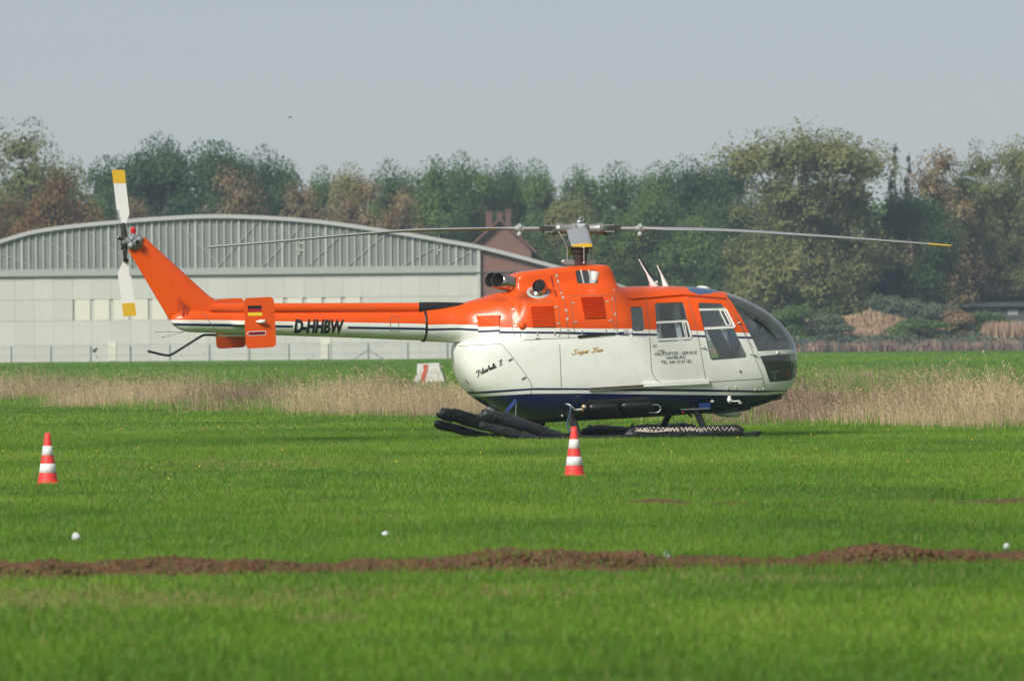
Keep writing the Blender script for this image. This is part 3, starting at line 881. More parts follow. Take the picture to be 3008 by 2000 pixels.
# weeds along the fence foot
n = 3500
pxr = 2250 + 1050 * RNG.random(n); Dr = 551 + 3 * RNG.random(n); xr = (pxr - 1504) / FPX * Dr
parts_.append(clumps(xr, Dr, 0 * xr + .15, (.2 + .6 * RNG.random(n)) * (.5 + fbm(xr, Dr, 1.5, 131)), .07 + .07 * RNG.random(n), (.22 + .7 * (fbm(xr, Dr, 1.8, 135) - .35)).clip(0, 1), .2))
o_ = 0; V, T, K = [], [], []
for v, t, k in parts_: V.append(v); T.append(t + o_); K.append(k); o_ += len(v)
md2 = big_mesh('mound_reeds', np.concatenate(V), np.concatenate(T), DRY, np.concatenate(K)); tag(md2, 'dry reeds and weeds over the mound and along the right-hand fence', 'reeds', kind='stuff')

# greyish green weeds between the fence and the trees
def weed_quads(n, pxa, pxb, Da, Db, hmin, hmax, seed):
    g = np.random.default_rng(seed)
    pxr = pxa + (pxb - pxa) * g.random(n); Dr = Da + (Db - Da) * g.random(n); xr = (pxr - 1504) / FPX * Dr
    hh = (hmin + (hmax - hmin) * fbm(xr, Dr, 2.0, seed)) * g.random(n) ** .5
    pos = np.stack([xr, Dr, .15 + hh], -1); nn = g.normal(size=(n, 3)) + np.array([0, -.6, .5]); nn /= np.linalg.norm(nn, axis=1)[:, None]
    u = np.cross(nn, g.normal(size=(n, 3))); u /= np.linalg.norm(u, axis=1)[:, None]; w = np.cross(nn, u); sz = (.05 + .10 * g.random(n))[:, None]
    v = np.stack([pos - u * sz, pos - w * sz, pos + u * sz, pos + w * sz], 1); t = np.array([(0, 1, 2), (0, 2, 3)])
    return v.reshape(-1, 3), (t[None] + 4 * np.arange(n)[:, None, None]).reshape(-1, 3), np.repeat((.2 + .6 * g.random(n) * (.4 + fbm(xr, Dr, 1.4, seed + 3))).clip(0, 1), 4)
# ================================================================== trees
BARK = paint('grey_brown_bark', (.10, .085, .07), .9, var=.3, vscale=3); BIRCHB = paint('pale_birch_bark', (.42, .40, .36), .85, var=.3, vscale=4)
LM = {
 'dark': leafy('dark_green_leaves', (0.023, 0.061, 0.027), (0.057, 0.118, 0.038), (0.118, 0.186, 0.049)),
 'mid': leafy('mid_green_leaves', (0.039, 0.087, 0.027), (0.102, 0.175, 0.043), (0.194, 0.262, 0.068)),
 'olive': leafy('olive_leaves', (.085, .100, .038), (.195, .208, .074), (.285, .272, .105)),
 'brown': leafy('brown_leaves', (0.093, 0.067, 0.037), (0.218, 0.165, 0.087), (0.344, 0.252, 0.131)),
 'rust': leafy('rust_leaves', (0.075, 0.048, 0.018), (0.195, 0.117, 0.039), (0.330, 0.180, 0.057)),
 'spruce': leafy('spruce_needles', (0.015, 0.038, 0.023), (0.034, 0.068, 0.038), (0.067, 0.110, 0.057)),
 'willow': leafy('grey_green_leaves', (0.048, 0.074, 0.045), (0.115, 0.150, 0.093), (0.192, 0.224, 0.136)),
}
_a = weed_quads(26000, 2200, 3350, 553, 573, .2, 1.9, 141)
wq_ = big_mesh('fence_weeds', _a[0], _a[1], LM['willow'], _a[2]); tag(wq_, 'grey-green weeds and brambles behind the right-hand fence', 'weeds', kind='stuff')
def tree_mesh(seed, lobes, spread, leaf, nleaf, gap=0.0, low=.22, kind='round'):
    """crown and wood of a tree one metre... scaled: height 1, width 1"""
    g = np.random.default_rng(seed)
    C, Rr = [], []
    if kind == 'spruce':
        for k in range(16):
            t = k / 15; zc = .1 + .86 * t; rr = .62 * (1 - t) + .02
            for j in range(max(1, int(7 * (1 - t)))):
                a = g.random() * 6.28; C.append((math.cos(a) * rr * .6, math.sin(a) * rr * .6, zc)); Rr.append(.05 + rr * .33)
    else:
        for k in range(lobes):
            for _ in range(60):
                p = g.random(3) * 2 - 1
                if np.linalg.norm(p) < 1: break
            zc = low + (1 - low) * (.46 + .42 * p[2]); env = math.sqrt(max(.05, 1 - (abs(p[2]) if p[2] > 0 else .6 * abs(p[2])) ** 3.0))
            if kind == 'tall':          # flat spreading head over a narrower waist
                q_ = k / lobes; a_ = g.random() * 6.28; r_ = g.random() ** .5
                if q_ < .42: zc, env = .74 + .15 * g.random() * (1 - .5 * r_), .46 * r_
                elif q_ < .62: zc, env = .50 + .20 * g.random(), .30 * r_
                else: zc, env = .10 + .38 * g.random(), .42 * r_
                p = (math.cos(a_) * env / .40, math.sin(a_) * env / .40, 0); env = 1
            C.append((p[0] * .40 * env * spread, p[1] * .40 * env * spread, zc)); Rr.append(.12 + .10 * g.random())
    C = np.array(C); Rr = np.array(Rr)
    wt = Rr ** 2; wt /= wt.sum()
    li = g.choice(len(C), nleaf, p=wt)
    d = g.normal(size=(nleaf, 3)); d /= np.linalg.norm(d, axis=1)[:, None]
    d[:, 2] = np.where(d[:, 2] < -.3, -d[:, 2] * .6, d[:, 2])
    rad = Rr[li] * (.60 + .48 * g.random(nleaf) ** .6)
    asp = .62 if kind != 'spruce' else .45
    pos = C[li] + d * rad[:, None] * np.array([1.25, 1.25, asp * 1.25])
    if gap:
        q = np.sin(pos[:, 0] * 21 + seed) * np.sin(pos[:, 2] * 17 + seed * 2) * np.sin(pos[:, 1] * 15)
        k = q > -gap; pos, d, li = pos[k], d[k], li[k]
    n = len(pos)
    # big shaded leaves inside each clump keep the crown closed, small ones outside make its edge
    core = g.random(n) < .26
    pos[core] = C[li[core]] + d[core] * (Rr[li[core]] * (.05 + .5 * g.random(core.sum())))[:, None] * np.array([1.25, 1.25, asp * 1.25])
    nn = d * .75 + g.normal(size=(n, 3)) * .55 + np.array([0, 0, .25]); nn /= np.linalg.norm(nn, axis=1)[:, None]
    u = np.cross(nn, g.normal(size=(n, 3))); u /= np.linalg.norm(u, axis=1)[:, None]; w = np.cross(nn, u)
    sz = leaf * (.55 + .9 * g.random(n))[:, None] * np.where(core, 2.3, 1.12)[:, None]
    ltone = g.random(len(C))
    tint = (.42 + .42 * (ltone[li] - .5) + .32 * (g.random(n) - .5)).clip(0, 1)
    return pos, u * sz, w * sz * .7, tint, C, Rr
SIZE = {}
def make_tree(key, mat, bark, H_, W_, seed, lobes=20, spread=1.0, leaf=.095, nleaf=30000, gap=0.0, low=.10, kind='round'):
    pos, u, w, tint, C, Rr = tree_mesh(seed, lobes, spread, 1.0, nleaf, gap, low, kind)
    S3 = np.array([W_, W_, H_])
    pos = pos * S3
    u, w = u * leaf, w * leaf
    v = np.stack([pos - u - w * .4, pos - w, pos + u, pos + w, ], 1)
    t = np.array([(0, 1, 2), (0, 2, 3)]); n = len(pos)
    g = np.random.default_rng(seed + 100)
    cr = big_mesh('crown', v.reshape(-1, 3), (t[None] + 4 * np.arange(n)[:, None, None]).reshape(-1, 3), mat, np.repeat(tint, 4))
    mb = MB()
    th = H_ * (.80 if kind != 'spruce' else .97); r0 = H_ * .021
    px_ = [Vector((g.normal(0, .012) * H_ * t_, g.normal(0, .012) * H_ * t_, th * t_)) for t_ in np.linspace(0, 1, 9)]
    mb.tube(px_, list(np.linspace(r0 * 1.15, r0 * .2, 9)), 8)
    for k in range(min(len(C), 12 if kind != 'spruce' else 0)):
        c = Vector(C[k] * S3); st = min(max(.28, c.z / th * .6), .8); b0 = px_[int(st * 8)]
        mid = b0.lerp(c, .5) + Vector((0, 0, -.03 * H_))
        mb.tube([b0, mid, c], [r0 * .45, r0 * .3, r0 * .1], 5)
    tr = mb.build('trunk', bark)
    zz = pos[:, 2]; hx_ = np.hypot(pos[:, 0], pos[:, 1])
    SIZE[key] = (float(np.percentile(zz, 99.6)) + leaf * .5, 2 * float(np.percentile(np.abs(pos[:, 0]), 98.5)))
    me = (cr.data, tr.data)
    bpy.data.objects.remove(cr); bpy.data.objects.remove(tr)
    return me
TREE = {
 'dark1': make_tree('dark1', LM['dark'], BARK, 15, 10, 1, 26), 'dark2': make_tree('dark2', LM['dark'], BARK, 15, 9, 2, 22),
 'mid1': make_tree('mid1', LM['mid'], BARK, 15, 9.5, 3, 24), 'mid2': make_tree('mid2', LM['mid'], BARK, 15, 9, 4, 20, gap=.1),
 'olive1': make_tree('olive1', LM['olive'], BARK, 17, 11, 5, 30, nleaf=36000, leaf=.095, gap=.04), 'olive2': make_tree('olive2', LM['olive'], BARK, 15, 9, 6, 22),
 'tall': make_tree('tall', LM['olive'], BARK, 18, 12, 7, 52, kind='tall', nleaf=38000, leaf=.095, gap=.08, low=.05),
 'brown1': make_tree('brown1', LM['brown'], BIRCHB, 13, 7, 8, 20, leaf=.085, nleaf=20000, gap=.10), 'brown2': make_tree('brown2', LM['brown'], BIRCHB, 13, 7.5, 9, 22, leaf=.085, nleaf=20000, gap=.05),
 'rust': make_tree('rust', LM['rust'], BARK, 12, 9, 10, 24, low=.12), 'spruce': make_tree('spruce', LM['spruce'], BARK, 15, 4.5, 11, kind='spruce', leaf=.13, nleaf=9000),
 'bush_g': make_tree('bush_g', LM['mid'], BARK, 5, 6, 12, 18, leaf=.11, nleaf=9000, low=.02), 'bush_w': make_tree('bush_w', LM['willow'], BARK, 5, 5, 13, 16, leaf=.10, nleaf=9000, low=.02),
 'bush_b': make_tree('bush_b', LM['brown'], BARK, 4, 6, 14, 16, leaf=.10, nleaf=8000, low=.02),
}
DIM = {'dark1': (15, 10), 'dark2': (15, 9), 'mid1': (15, 9.5), 'mid2': (15, 9), 'olive1': (17, 11), 'olive2': (15, 9), 'tall': (18, 12), 'brown1': (13, 7), 'brown2': (13, 7.5), 'rust': (12, 9), 'spruce': (15, 4.5), 'bush_g': (5, 6), 'bush_w': (5, 5), 'bush_b': (4, 6)}
# centre px, top py, width px, distance, kind, name, label
T_LIST = [
 (95, 372, 350, 600, 'olive1', 'broadleaf_tree', 'tall olive-brown tree at the far left edge, highest on that side'),
 (-40, 440, 260, 612, 'olive2', 'broadleaf_tree', 'olive tree cut off by the left edge of the picture'),
 (205, 525, 240, 566, 'rust', 'autumn_tree', 'rusty orange-brown autumn tree rising behind the left end of the hangar roof'),
 (35, 598, 190, 562, 'rust', 'autumn_tree', 'low reddish-brown tree at the left edge just above the hangar roof'),
 (340, 470, 200, 622, 'dark2', 'broadleaf_tree', 'dark green tree above the upper tail rotor blade tip'),
 (455, 420, 250, 620, 'dark1', 'broadleaf_tree', 'large dark green tree right of the tail rotor with a lumpy top'),
 (400, 590, 170, 572, 'brown2', 'birch_tree', 'pale brown thin tree just right of the upper tail rotor blade'),
 (640, 428, 240, 616, 'dark2', 'broadleaf_tree', 'dark green tree with a pointed top above the peak of the hangar roof'),
 (742, 452, 170, 626, 'dark1', 'broadleaf_tree', 'dark green tree stepping down right of the pointed dark tree'),
 (690, 503, 190, 580, 'brown1', 'birch_tree', 'bare-looking brown birch in front of the dark trees over the hangar peak'),
 (840, 478, 210, 632, 'mid2', 'broadleaf_tree', 'mid green tree left of the lowest gap in the skyline'),
 (935, 512, 160, 642, 'mid1', 'broadleaf_tree', 'low green tree in the skyline dip over the hangar'),
 (890, 545, 190, 586, 'brown2', 'birch_tree', 'beige-brown birch above the right slope of the hangar roof'),
 (1010, 502, 200, 632, 'olive2', 'broadleaf_tree', 'olive tree in the skyline left of the tall green group'),
 (1065, 538, 180, 590, 'brown1', 'birch_tree', 'brown birch with a pale trunk above the left rotor blade'),
 (1185, 562, 170, 590, 'brown2', 'birch_tree', 'brownish birch left of the brick house'),
 (1150, 493, 200, 626, 'mid1', 'broadleaf_tree', 'green tree behind the brown birches left of the brick house'),
 (1290, 474, 220, 620, 'mid2', 'broadleaf_tree', 'tall mid green tree left above the brick house chimneys'),
 (1390, 470, 190, 626, 'mid1', 'broadleaf_tree', 'green tree straight above the brick house'),
 (1475, 488, 170, 630, 'dark1', 'broadleaf_tree', 'dark green tree right above the brick house ending at a notch in the skyline'),
 (1595, 495, 190, 622, 'mid1', 'broadleaf_tree', 'green tree left above the rotor hub, right of the skyline notch'),
 (1700, 504, 190, 626, 'mid2', 'broadleaf_tree', 'green tree straight above the rotor hub'),
 (1655, 590, 230, 592, 'olive2', 'broadleaf_tree', 'lighter olive tree in front, directly behind the rotor hub'),
 (1565, 660, 190, 585, 'mid2', 'broadleaf_tree', 'low green tree behind the left rotor blade root beside the brick house'),
 (1770, 640, 190, 585, 'mid1', 'broadleaf_tree', 'low green tree behind the right rotor blade root'),
 (1840, 505, 210, 626, 'mid1', 'broadleaf_tree', 'green tree with a ragged left shoulder right of the rotor hub'),
 (1945, 497, 200, 621, 'mid2', 'broadleaf_tree', 'round green tree above the roof antennas'),
 (1900, 580, 270, 592, 'mid1', 'broadleaf_tree', 'broad green tree behind the roof antennas'),
 (2065, 488, 210, 616, 'dark1', 'broadleaf_tree', 'dark green tree left beside the tallest olive tree'),
 (2145, 480, 180, 622, 'dark2', 'broadleaf_tree', 'dark green tree touching the left flank of the tallest olive tree'),
 (2060, 640, 240, 588, 'mid2', 'broadleaf_tree', 'lower green tree above the helicopter cabin roof'),
 (2370, 386, 430, 576, 'tall', 'broadleaf_tree', 'tallest olive tree on the right with sky showing through its crown'),
 (2255, 520, 250, 580, 'olive1', 'broadleaf_tree', 'olive tree at the left foot of the tallest tree'),
 (2500, 530, 270, 579, 'olive2', 'broadleaf_tree', 'yellowish olive tree at the right foot of the tallest tree'),
 (2633, 502, 130, 612, 'spruce', 'spruce_tree', 'dark pointed spruce right of the tallest olive tree'),
 (2672, 528, 110, 614, 'spruce', 'spruce_tree', 'smaller dark spruce right beside the pointed one'),
 (2700, 570, 220, 580, 'dark1', 'broadleaf_tree', 'round dark green tree behind the tip of the right rotor blade'),
 (2765, 452, 220, 602, 'brown1', 'birch_tree', 'reddish-brown thin tree between the spruces and the right-hand olive tree'),
 (2885, 440, 260, 606, 'olive1', 'broadleaf_tree', 'brown-olive tree near the right edge'),
 (3000, 432, 240, 608, 'olive2', 'broadleaf_tree', 'olive tree cut off by the right edge of the picture'),
 (2830, 640, 200, 604, 'brown2', 'birch_tree', 'low brown tree above the long shed'),
 (2985, 690, 200, 606, 'olive2', 'broadleaf_tree', 'low olive tree over the right end of the long shed'),
 (2340, 720, 260, 582, 'olive2', 'broadleaf_tree', 'low spreading olive tree above the helicopter windshield'),
 (2560, 720, 230, 582, 'dark2', 'broadleaf_tree', 'low dark green tree behind the grassy mound'),
 (2180, 700, 200, 586, 'dark1', 'broadleaf_tree', 'low dark tree behind the front of the cabin roof'),
 (2400, 862, 150, 574, 'bush_g', 'leafy_shrub', 'green shrub left of the mound, beyond the windshield'),
 (2490, 880, 110, 576, 'bush_g', 'leafy_shrub', 'green shrub peeping over the left flank of the mound'),
 (2600, 875, 120, 574, 'bush_w', 'leafy_shrub', 'grey-green shrub just right of the mound top'),
 (2665, 885, 120, 573, 'bush_w', 'leafy_shrub', 'grey-green shrub lower right of the mound'),
 (2745, 898, 130, 571, 'bush_w', 'leafy_shrub', 'greyish shrub between the mound and the long shed'),
 (2815, 915, 110, 562, 'bush_b', 'leafy_shrub', 'brown shrub at the left end of the long shed'),
 (2340, 905, 150, 557, 'bush_g', 'leafy_shrub', 'low green shrub straight right of the windshield'),
 (2880, 925, 150, 566, 'bush_g', 'leafy_shrub', 'green shrub standing in front of the long shed'),
 (2440, 930, 130, 556, 'bush_w', 'leafy_shrub', 'grey-green shrub at the left foot of the mound'),
 (2700, 945, 140, 556, 'bush_g', 'leafy_shrub', 'low green shrub at the right foot of the mound'),
]
rt = random.Random(21)
for px, py, wpx, Dt, kind, name, label in T_LIST:
    base = at(px, 1000, Dt); top = at(px, py, Dt); hgt = top.z
    H0, W0 = SIZE[kind]
    o = empty(name, (base.x, Dt, float(relief(base.x, Dt)) if Dt > 555 and base.x > 0 else 0), rt.random() * 6.28)
    tag(o, label, 'shrub' if 'shrub' in name else 'tree', 'shrubs round the mound' if 'shrub' in name else 'trees along the edge of the airfield')
    sw = wpx / (FPX / Dt) / W0 * 1.12; sh = hgt / H0
    for me, nm in zip(TREE[kind], ('crown', 'trunk')):
        c = bpy.data.objects.new(nm, me); COL.objects.link(c); c.parent = o; c.scale = (sw, sw, sh)
# the wood behind reads as one dark mass
V, T, K = [], [], []; o_ = 0
sky_l = lin([(-900, 480), (0, 480), (200, 470), (330, 520), (450, 500), (600, 500), (760, 520), (900, 545), (1000, 540), (1200, 530), (1400, 520), (1520, 560), (1600, 545), (1800, 545), (2000, 530), (2200, 520), (2400, 520), (2600, 540), (2700, 540), (2900, 500), (3100, 490), (4000, 480)])
g = np.random.default_rng(77)
for k, px in enumerate(np.arange(-1300, 4400, 62)):
    Dt = 655 + 50 * g.random(); top = at(px, float(sky_l(px)) - 25 + 30 * g.random(), Dt).z
    pos, u, w, tint, C, Rr = tree_mesh(300 + k, 14, 1.0, 1.0, 2600, 0, .0, 'round')
    pos = pos * np.array([7, 7, top]); n = len(pos)
    pos = pos + np.array([at(px, 1000, Dt).x, Dt, 0])
    v = np.stack([pos - u * .26, pos - w * .26, pos + u * .26, pos + w * .26], 1); t = np.array([(0, 1, 2), (0, 2, 3)])
    V.append(v.reshape(-1, 3)); T.append((t[None] + 4 * np.arange(n)[:, None, None]).reshape(-1, 3) + o_); K.append(np.repeat(tint, 4)); o_ += 4 * n
wood = big_mesh('far_wood', np.concatenate(V), np.concatenate(T), LM['mid'], np.concatenate(K)); tag(wood, 'mass of green woodland far behind the trees', 'woodland', kind='stuff')
# ================================================================== the helicopter
from mathutils import noise as mnoise
heli = empty('helicopter', HELI_LOC, YAW)
tag(heli, 'parked orange and white light helicopter with navy belly, drooping rotor blades and black float bags', 'helicopter')

def X_of(px, py=950): return H(px, py, 0).x
def Z_of(px, py): return H(px, py, 0).z

class Loft:
    """half shell, starboard side; v runs 0 (top centre line) .. 1 (bottom)"""
    def __init__(s, x0, x1, sec, nv=121, nx=420):
        s.x0, s.x1, s.nv = x0, x1, nv
        t = np.linspace(0, 1, nx)
        s.xs = x0 + (x1 - x0) * (0.75 * t + 0.25 * (1 - np.cos(math.pi * t)) / 2)
        g = [sec(x) for x in s.xs]
        s.W = np.array([a[0] for a in g]); s.Z = np.array([a[1] for a in g])
        s.v = np.linspace(0, 1, nv)
    def col(s, x):
        x = min(max(x, s.x0), s.x1)
        i = min(max(np.searchsorted(s.xs, x) - 1, 0), len(s.xs) - 2)
        t = (x - s.xs[i]) / (s.xs[i + 1] - s.xs[i])
        return s.W[i] * (1 - t) + s.W[i + 1] * t, s.Z[i] * (1 - t) + s.Z[i + 1] * t
    def P(s, x, v):
        w, z = s.col(x)
        return Vector((min(max(x, s.x0), s.x1), -float(np.interp(v, s.v, w)), float(np.interp(v, s.v, z))))
    def N(s, x, v):
        h = 0.012; hv = 0.012
        xa, xb = max(x - h, s.x0), min(x + h, s.x1)
        va, vb = max(v - hv, 0), min(v + hv, 1)
        n = (s.P(x, vb) - s.P(x, va)).cross(s.P(xb, v) - s.P(xa, v))
        if n.length < 1e-9: return Vector((0, -1, 0))
        n.normalize()
        if v < 0.004: n.y = 0; n.normalize()
        return n
    def inv(s, px, py):
        w = 0.5
        for k in range(40):
            p = H(px, py, w)
            W, Z = s.col(p.x)
            v = float(np.interp(p.z, Z[::-1], s.v[::-1]))
            w = 0.5 * w + 0.5 * float(np.interp(v, s.v, W))
        return min(max(p.x, s.x0), s.x1), v
    def S(s, px, py, off=0.0):
        """surface point seen at a pixel, lifted off along the normal"""
        x, v = s.inv(px, py)
        return s.P(x, v) + s.N(x, v) * off

def dens(poly, step=6.0, closed=False):
    out = []
    n = len(poly)
    for i in range(n if closed else n - 1):
        a, b = Vector(poly[i]), Vector(poly[(i + 1) % n])
        k = max(1, int((b - a).length / step))
        out += [tuple(a.lerp(b, j / k)) for j in range(k)]
    if not closed: out.append(tuple(poly[-1]))
    return out

def rounded(poly, r, seg=4):
    """polygon with its corners rounded (pixels)"""
    out = []; n = len(poly)
    for i in range(n):
        p, a, b = Vector(poly[i]), Vector(poly[i - 1]), Vector(poly[(i + 1) % n])
        da, db = a - p, b - p
        rr = min(r, da.length * 0.45, db.length * 0.45)
        p0, p1 = p + da.normalized() * rr, p + db.normalized() * rr
        for k in range(seg + 1):
            t = k / seg
            out.append(tuple(p0 * (1 - t) ** 2 + p * 2 * t * (1 - t) + p1 * t ** 2))
    return out

def inside(poly, x, y):
    poly = np.asarray(poly); x = np.asarray(x); y = np.asarray(y)
    c = np.zeros(x.shape, bool)
    x0, y0 = poly[-1]
    for x1, y1 in poly:
        with np.errstate(divide='ignore', invalid='ignore'):
            k = ((y1 > y) != (y0 > y)) & (x < (x0 - x1) * (y - y1) / (y0 - y1) + x1)
        c ^= k; x0, y0 = x1, y1
    return c

def panelize(loft, lines, xv_lines, spacing, vscale):
    """cut the half shell along lines; returns points (x, v) and triangles"""
    pts, edges = [], []
    def chain(q, closed=False):
        o = len(pts)
        q = [(x, v * vscale) for x, v in q]
        pts.extend(q)
        for i in range(len(q) - 1): edges.append((o + i, o + i + 1))
        if closed: edges.append((o + len(q) - 1, o))
    for l, closed in lines:
        chain([loft.inv(*p) for p in dens(l, 5.0, closed)], closed)
    for l, closed in xv_lines: chain(l, closed)
    tn = np.linspace(0, 1, int((loft.x1 - loft.x0) / spacing) + 2)
    gx = loft.x0 + (loft.x1 - loft.x0) * (0.6 * tn + 0.4 * (1 - np.cos(math.pi * tn)) / 2)
    gv = np.linspace(0, 1, int(vscale / spacing) + 2)
    for x in gx:
        for v in gv: pts.append((float(x), float(v * vscale)))
    r = delaunay_2d_cdt([Vector(p) for p in pts], edges, [], 0, 1e-5)
    vs = np.array([(p[0], p[1] / vscale) for p in r[0]])
    vs[:, 1] = np.clip(vs[:, 1], 0, 1)
    return vs, np.array(r[2], int)

def shell_parts(loft, vs, tris, region, colour):
    """3-D points, normals and pixel centroids -> dict region -> (tri ids, colours)"""
    P3 = np.array([loft.P(x, v) for x, v in vs]); N3 = np.array([loft.N(x, v) for x, v in vs])
    cen = P3[tris].mean(axis=1); cxv = vs[tris].mean(axis=1)
    cx, cy = hpix(cen)
    reg = region(cx, cy, cxv); colr = colour(cx, cy)
    area = np.linalg.norm(np.cross(P3[tris[:, 1]] - P3[tris[:, 0]], P3[tris[:, 2]] - P3[tris[:, 0]]), axis=1)
    ok = area > 1e-9
    return P3, N3, tris, reg, colr, ok

def shell_object(name, parent, data, which, mats, mirror=False, offset=0.0, single=None):
    P3, N3, tris, reg, colr, ok = data
    sel = np.where((reg == which) & ok)[0]
    if len(sel) == 0: return None
    t = tris[sel]
    used, inv_ = np.unique(t, return_inverse=True)
    t = inv_.reshape(-1, 3)
    p = P3[used] + N3[used] * offset; n = N3[used].copy()
    if mirror:
        p = p * np.array([1, -1, 1]); n = n * np.array([1, -1, 1])
    else:
        t = t[:, ::-1]
    me = bpy.data.meshes.new(name)
    me.from_pydata([tuple(a) for a in p], [], [tuple(int(i) for i in a) for a in t])
    for m in mats: me.materials.append(m)
    if single is None: me.polygons.foreach_set('material_index', colr[sel].astype(np.int32))
    me.polygons.foreach_set('use_smooth', np.ones(len(t), bool))
    me.update()
    me.normals_split_custom_set_from_vertices([tuple(a) for a in n])
    ob = bpy.data.objects.new(name, me); COL.objects.link(ob)
    if parent is not None: ob.parent = parent
    return ob

def sec_circle(cf, rf, wf):
    a = np.linspace(0, math.pi, 121)
    return lambda x: (wf(x) * np.sin(a), cf(x) + rf(x) * np.cos(a))

# ---------------------------------------------------------------- cabin pod
def side(pts): return pchip([H(a, b, 0).x for a, b in pts], [H(a, b, 0).z for a, b in pts])
A_top = side([(1332, 1034), (1333, 1021), (1336, 1011.5), (1345, 1005), (1400, 980), (1500, 938), (1650, 888), (1780, 855), (1812, 843.5), (1910, 840.3),
              (2000, 841.6), (2028, 842.2), (2062, 845), (2083, 849), (2111, 855.5), (2122, 859.5), (2149, 869), (2180, 880.5), (2208, 894), (2236, 911), (2264, 932), (2290, 957.5),
              (2311, 985), (2324, 1009), (2331, 1028), (2336, 1048), (2338, 1066)])
A_bot = side([(1332, 1036), (1333, 1056), (1337, 1073), (1349, 1106), (1364, 1132), (1381, 1153), (1397, 1167), (1431, 1190), (1456, 1203), (1526, 1231), (1580, 1241),
              (1696, 1236), (1899, 1225), (2035, 1216), (2150, 1208), (2190, 1200), (2257, 1179), (2288, 1163), (2304, 1147), (2320, 1128), (2330, 1107), (2336, 1086), (2338, 1067)])
A_mid = side([(1332, 1035), (1350, 1040), (1400, 1060), (1600, 1062), (2000, 1052), (2200, 1060), (2300, 1066), (2338, 1066.5)])
A_wid = pchip([X_of(a) for a, b in [(1332, 0), (1334, .17), (1340, .31), (1350, .42), (1365, .52), (1390, .60), (1430, .66), (1500, .71), (1600, .745), (1750, .765), (2000, .77), (2060, .765),
              (2122, .745), (2180, .70), (2236, .62), (2275, .53), (2300, .44), (2320, .32), (2331, .19), (2336, .09), (2338, 0)]],
              [0, .17, .31, .42, .52, .60, .66, .71, .745, .765, .77, .765, .745, .70, .62, .53, .44, .32, .19, .09, 0])
def super_table(nu, nl, nv=121):
    t = np.linspace(0, math.pi, 4001)
    c, s_ = np.cos(t), np.sin(t)
    nn = np.where(t < math.pi / 2, nu, nl)
    yy = np.abs(s_) ** (2 / nn); zz = np.sign(c) * np.abs(c) ** (2 / nn)
    L = np.concatenate([[0], np.cumsum(np.hypot(np.diff(yy), np.diff(zz)))]); L /= L[-1]
    u = np.linspace(0, 1, nv)
    return np.interp(u, L, yy), np.interp(u, L, zz)
_sy_t, _sz_t = super_table(3.2, 3.0)
def A_sec(x):
    m, t, b, w = float(A_mid(x)), float(A_top(x)), float(A_bot(x)), max(0.0, float(A_wid(x)))
    m = min(max(m, b), t)
    return w * _sy_t, np.where(_sz_t >= 0, m + (t - m) * _sz_t, m + (m - b) * _sz_t)
A = Loft(H(1332, 1035).x, H(2338, 1066).x, A_sec)

# ---------------------------------------------------------------- engine deck, transmission cowl and boom fairing
def circ9(c, r, w): return [(w * math.sin(math.pi * k / 8), c - r * math.cos(math.pi * k / 8)) for k in range(9)]
B_st = [
 (1236, circ9(954.5, 47, .21)), (1248, circ9(954.5, 48.5, .217)), (1293, circ9(953, 51.5, .236)), (1335, circ9(951.5, 56.5, .285)),
 (1361, [(0, 889), (.11, 893), (.20, 903), (.275, 921), (.315, 943), (.33, 966), (.305, 988), (.22, 1004), (0, 1012)]),
 (1414, [(0, 874), (.13, 877), (.25, 886), (.345, 902), (.405, 924), (.44, 948), (.45, 973), (.43, 997), (.37, 1016)]),
 (1468, [(0, 859), (.17, 861), (.31, 869), (.42, 886), (.505, 913), (.56, 943), (.59, 973), (.60, 1000), (.59, 1016)]),
 (1499, [(0, 855), (.16, 856), (.30, 860), (.42, 872), (.53, 894), (.60, 926), (.645, 960), (.665, 990), (.67, 1012)]),
 (1509, [(0, 806), (.19, 808), (.275, 816), (.315, 848), (.42, 864), (.55, 887), (.625, 920), (.67, 960), (.685, 1009)]),
 (1516, [(0, 801.5), (.2, 803), (.29, 811), (.325, 846), (.42, 862), (.56, 885), (.635, 918), (.68, 960), (.695, 1008)]),
 (1560, [(0, 794), (.2, 795.5), (.295, 804), (.335, 840), (.43, 857), (.58, 880), (.66, 914), (.71, 960), (.725, 1003)]),
 (1640, [(0, 784.5), (.2, 786), (.30, 795), (.34, 831), (.44, 851), (.605, 872), (.685, 905), (.745, 955), (.762, 998)]),
 (1700, [(0, 780), (.2, 781.5), (.30, 791), (.343, 827), (.445, 849), (.61, 870), (.69, 902), (.755, 952), (.77, 995)]),
 (1755, [(0, 777), (.2, 778.5), (.30, 788), (.345, 825), (.45, 848), (.60, 869), (.685, 900), (.757, 950), (.773, 994)]),
 (1776, [(0, 778.5), (.195, 780), (.29, 790), (.345, 826), (.46, 848), (.59, 868), (.68, 899), (.757, 950), (.774, 993)]),
 (1786, [(0, 788), (.18, 790), (.275, 799), (.35, 829), (.46, 848), (.58, 866), (.675, 898), (.757, 950), (.775, 993)]),
 (1793, [(0, 812), (.17, 814), (.27, 821), (.36, 837), (.46, 850), (.575, 866), (.672, 897), (.757, 950), (.775, 992)]),
 (1801, [(0, 836), (.17, 837), (.29, 841), (.40, 848), (.48, 855), (.57, 868), (.67, 897), (.757, 950), (.776, 992)]),
]
_xa = X_of(1815)
_Wa, _Za = A_sec(_xa)
_yy = [float(np.interp(y, [0, 1], [0, 1])) for y in (0,)]
def A_at_y(py):
    z = Z_of(1815, py); return float(np.interp(z, _Za[::-1], _Wa[::-1]))
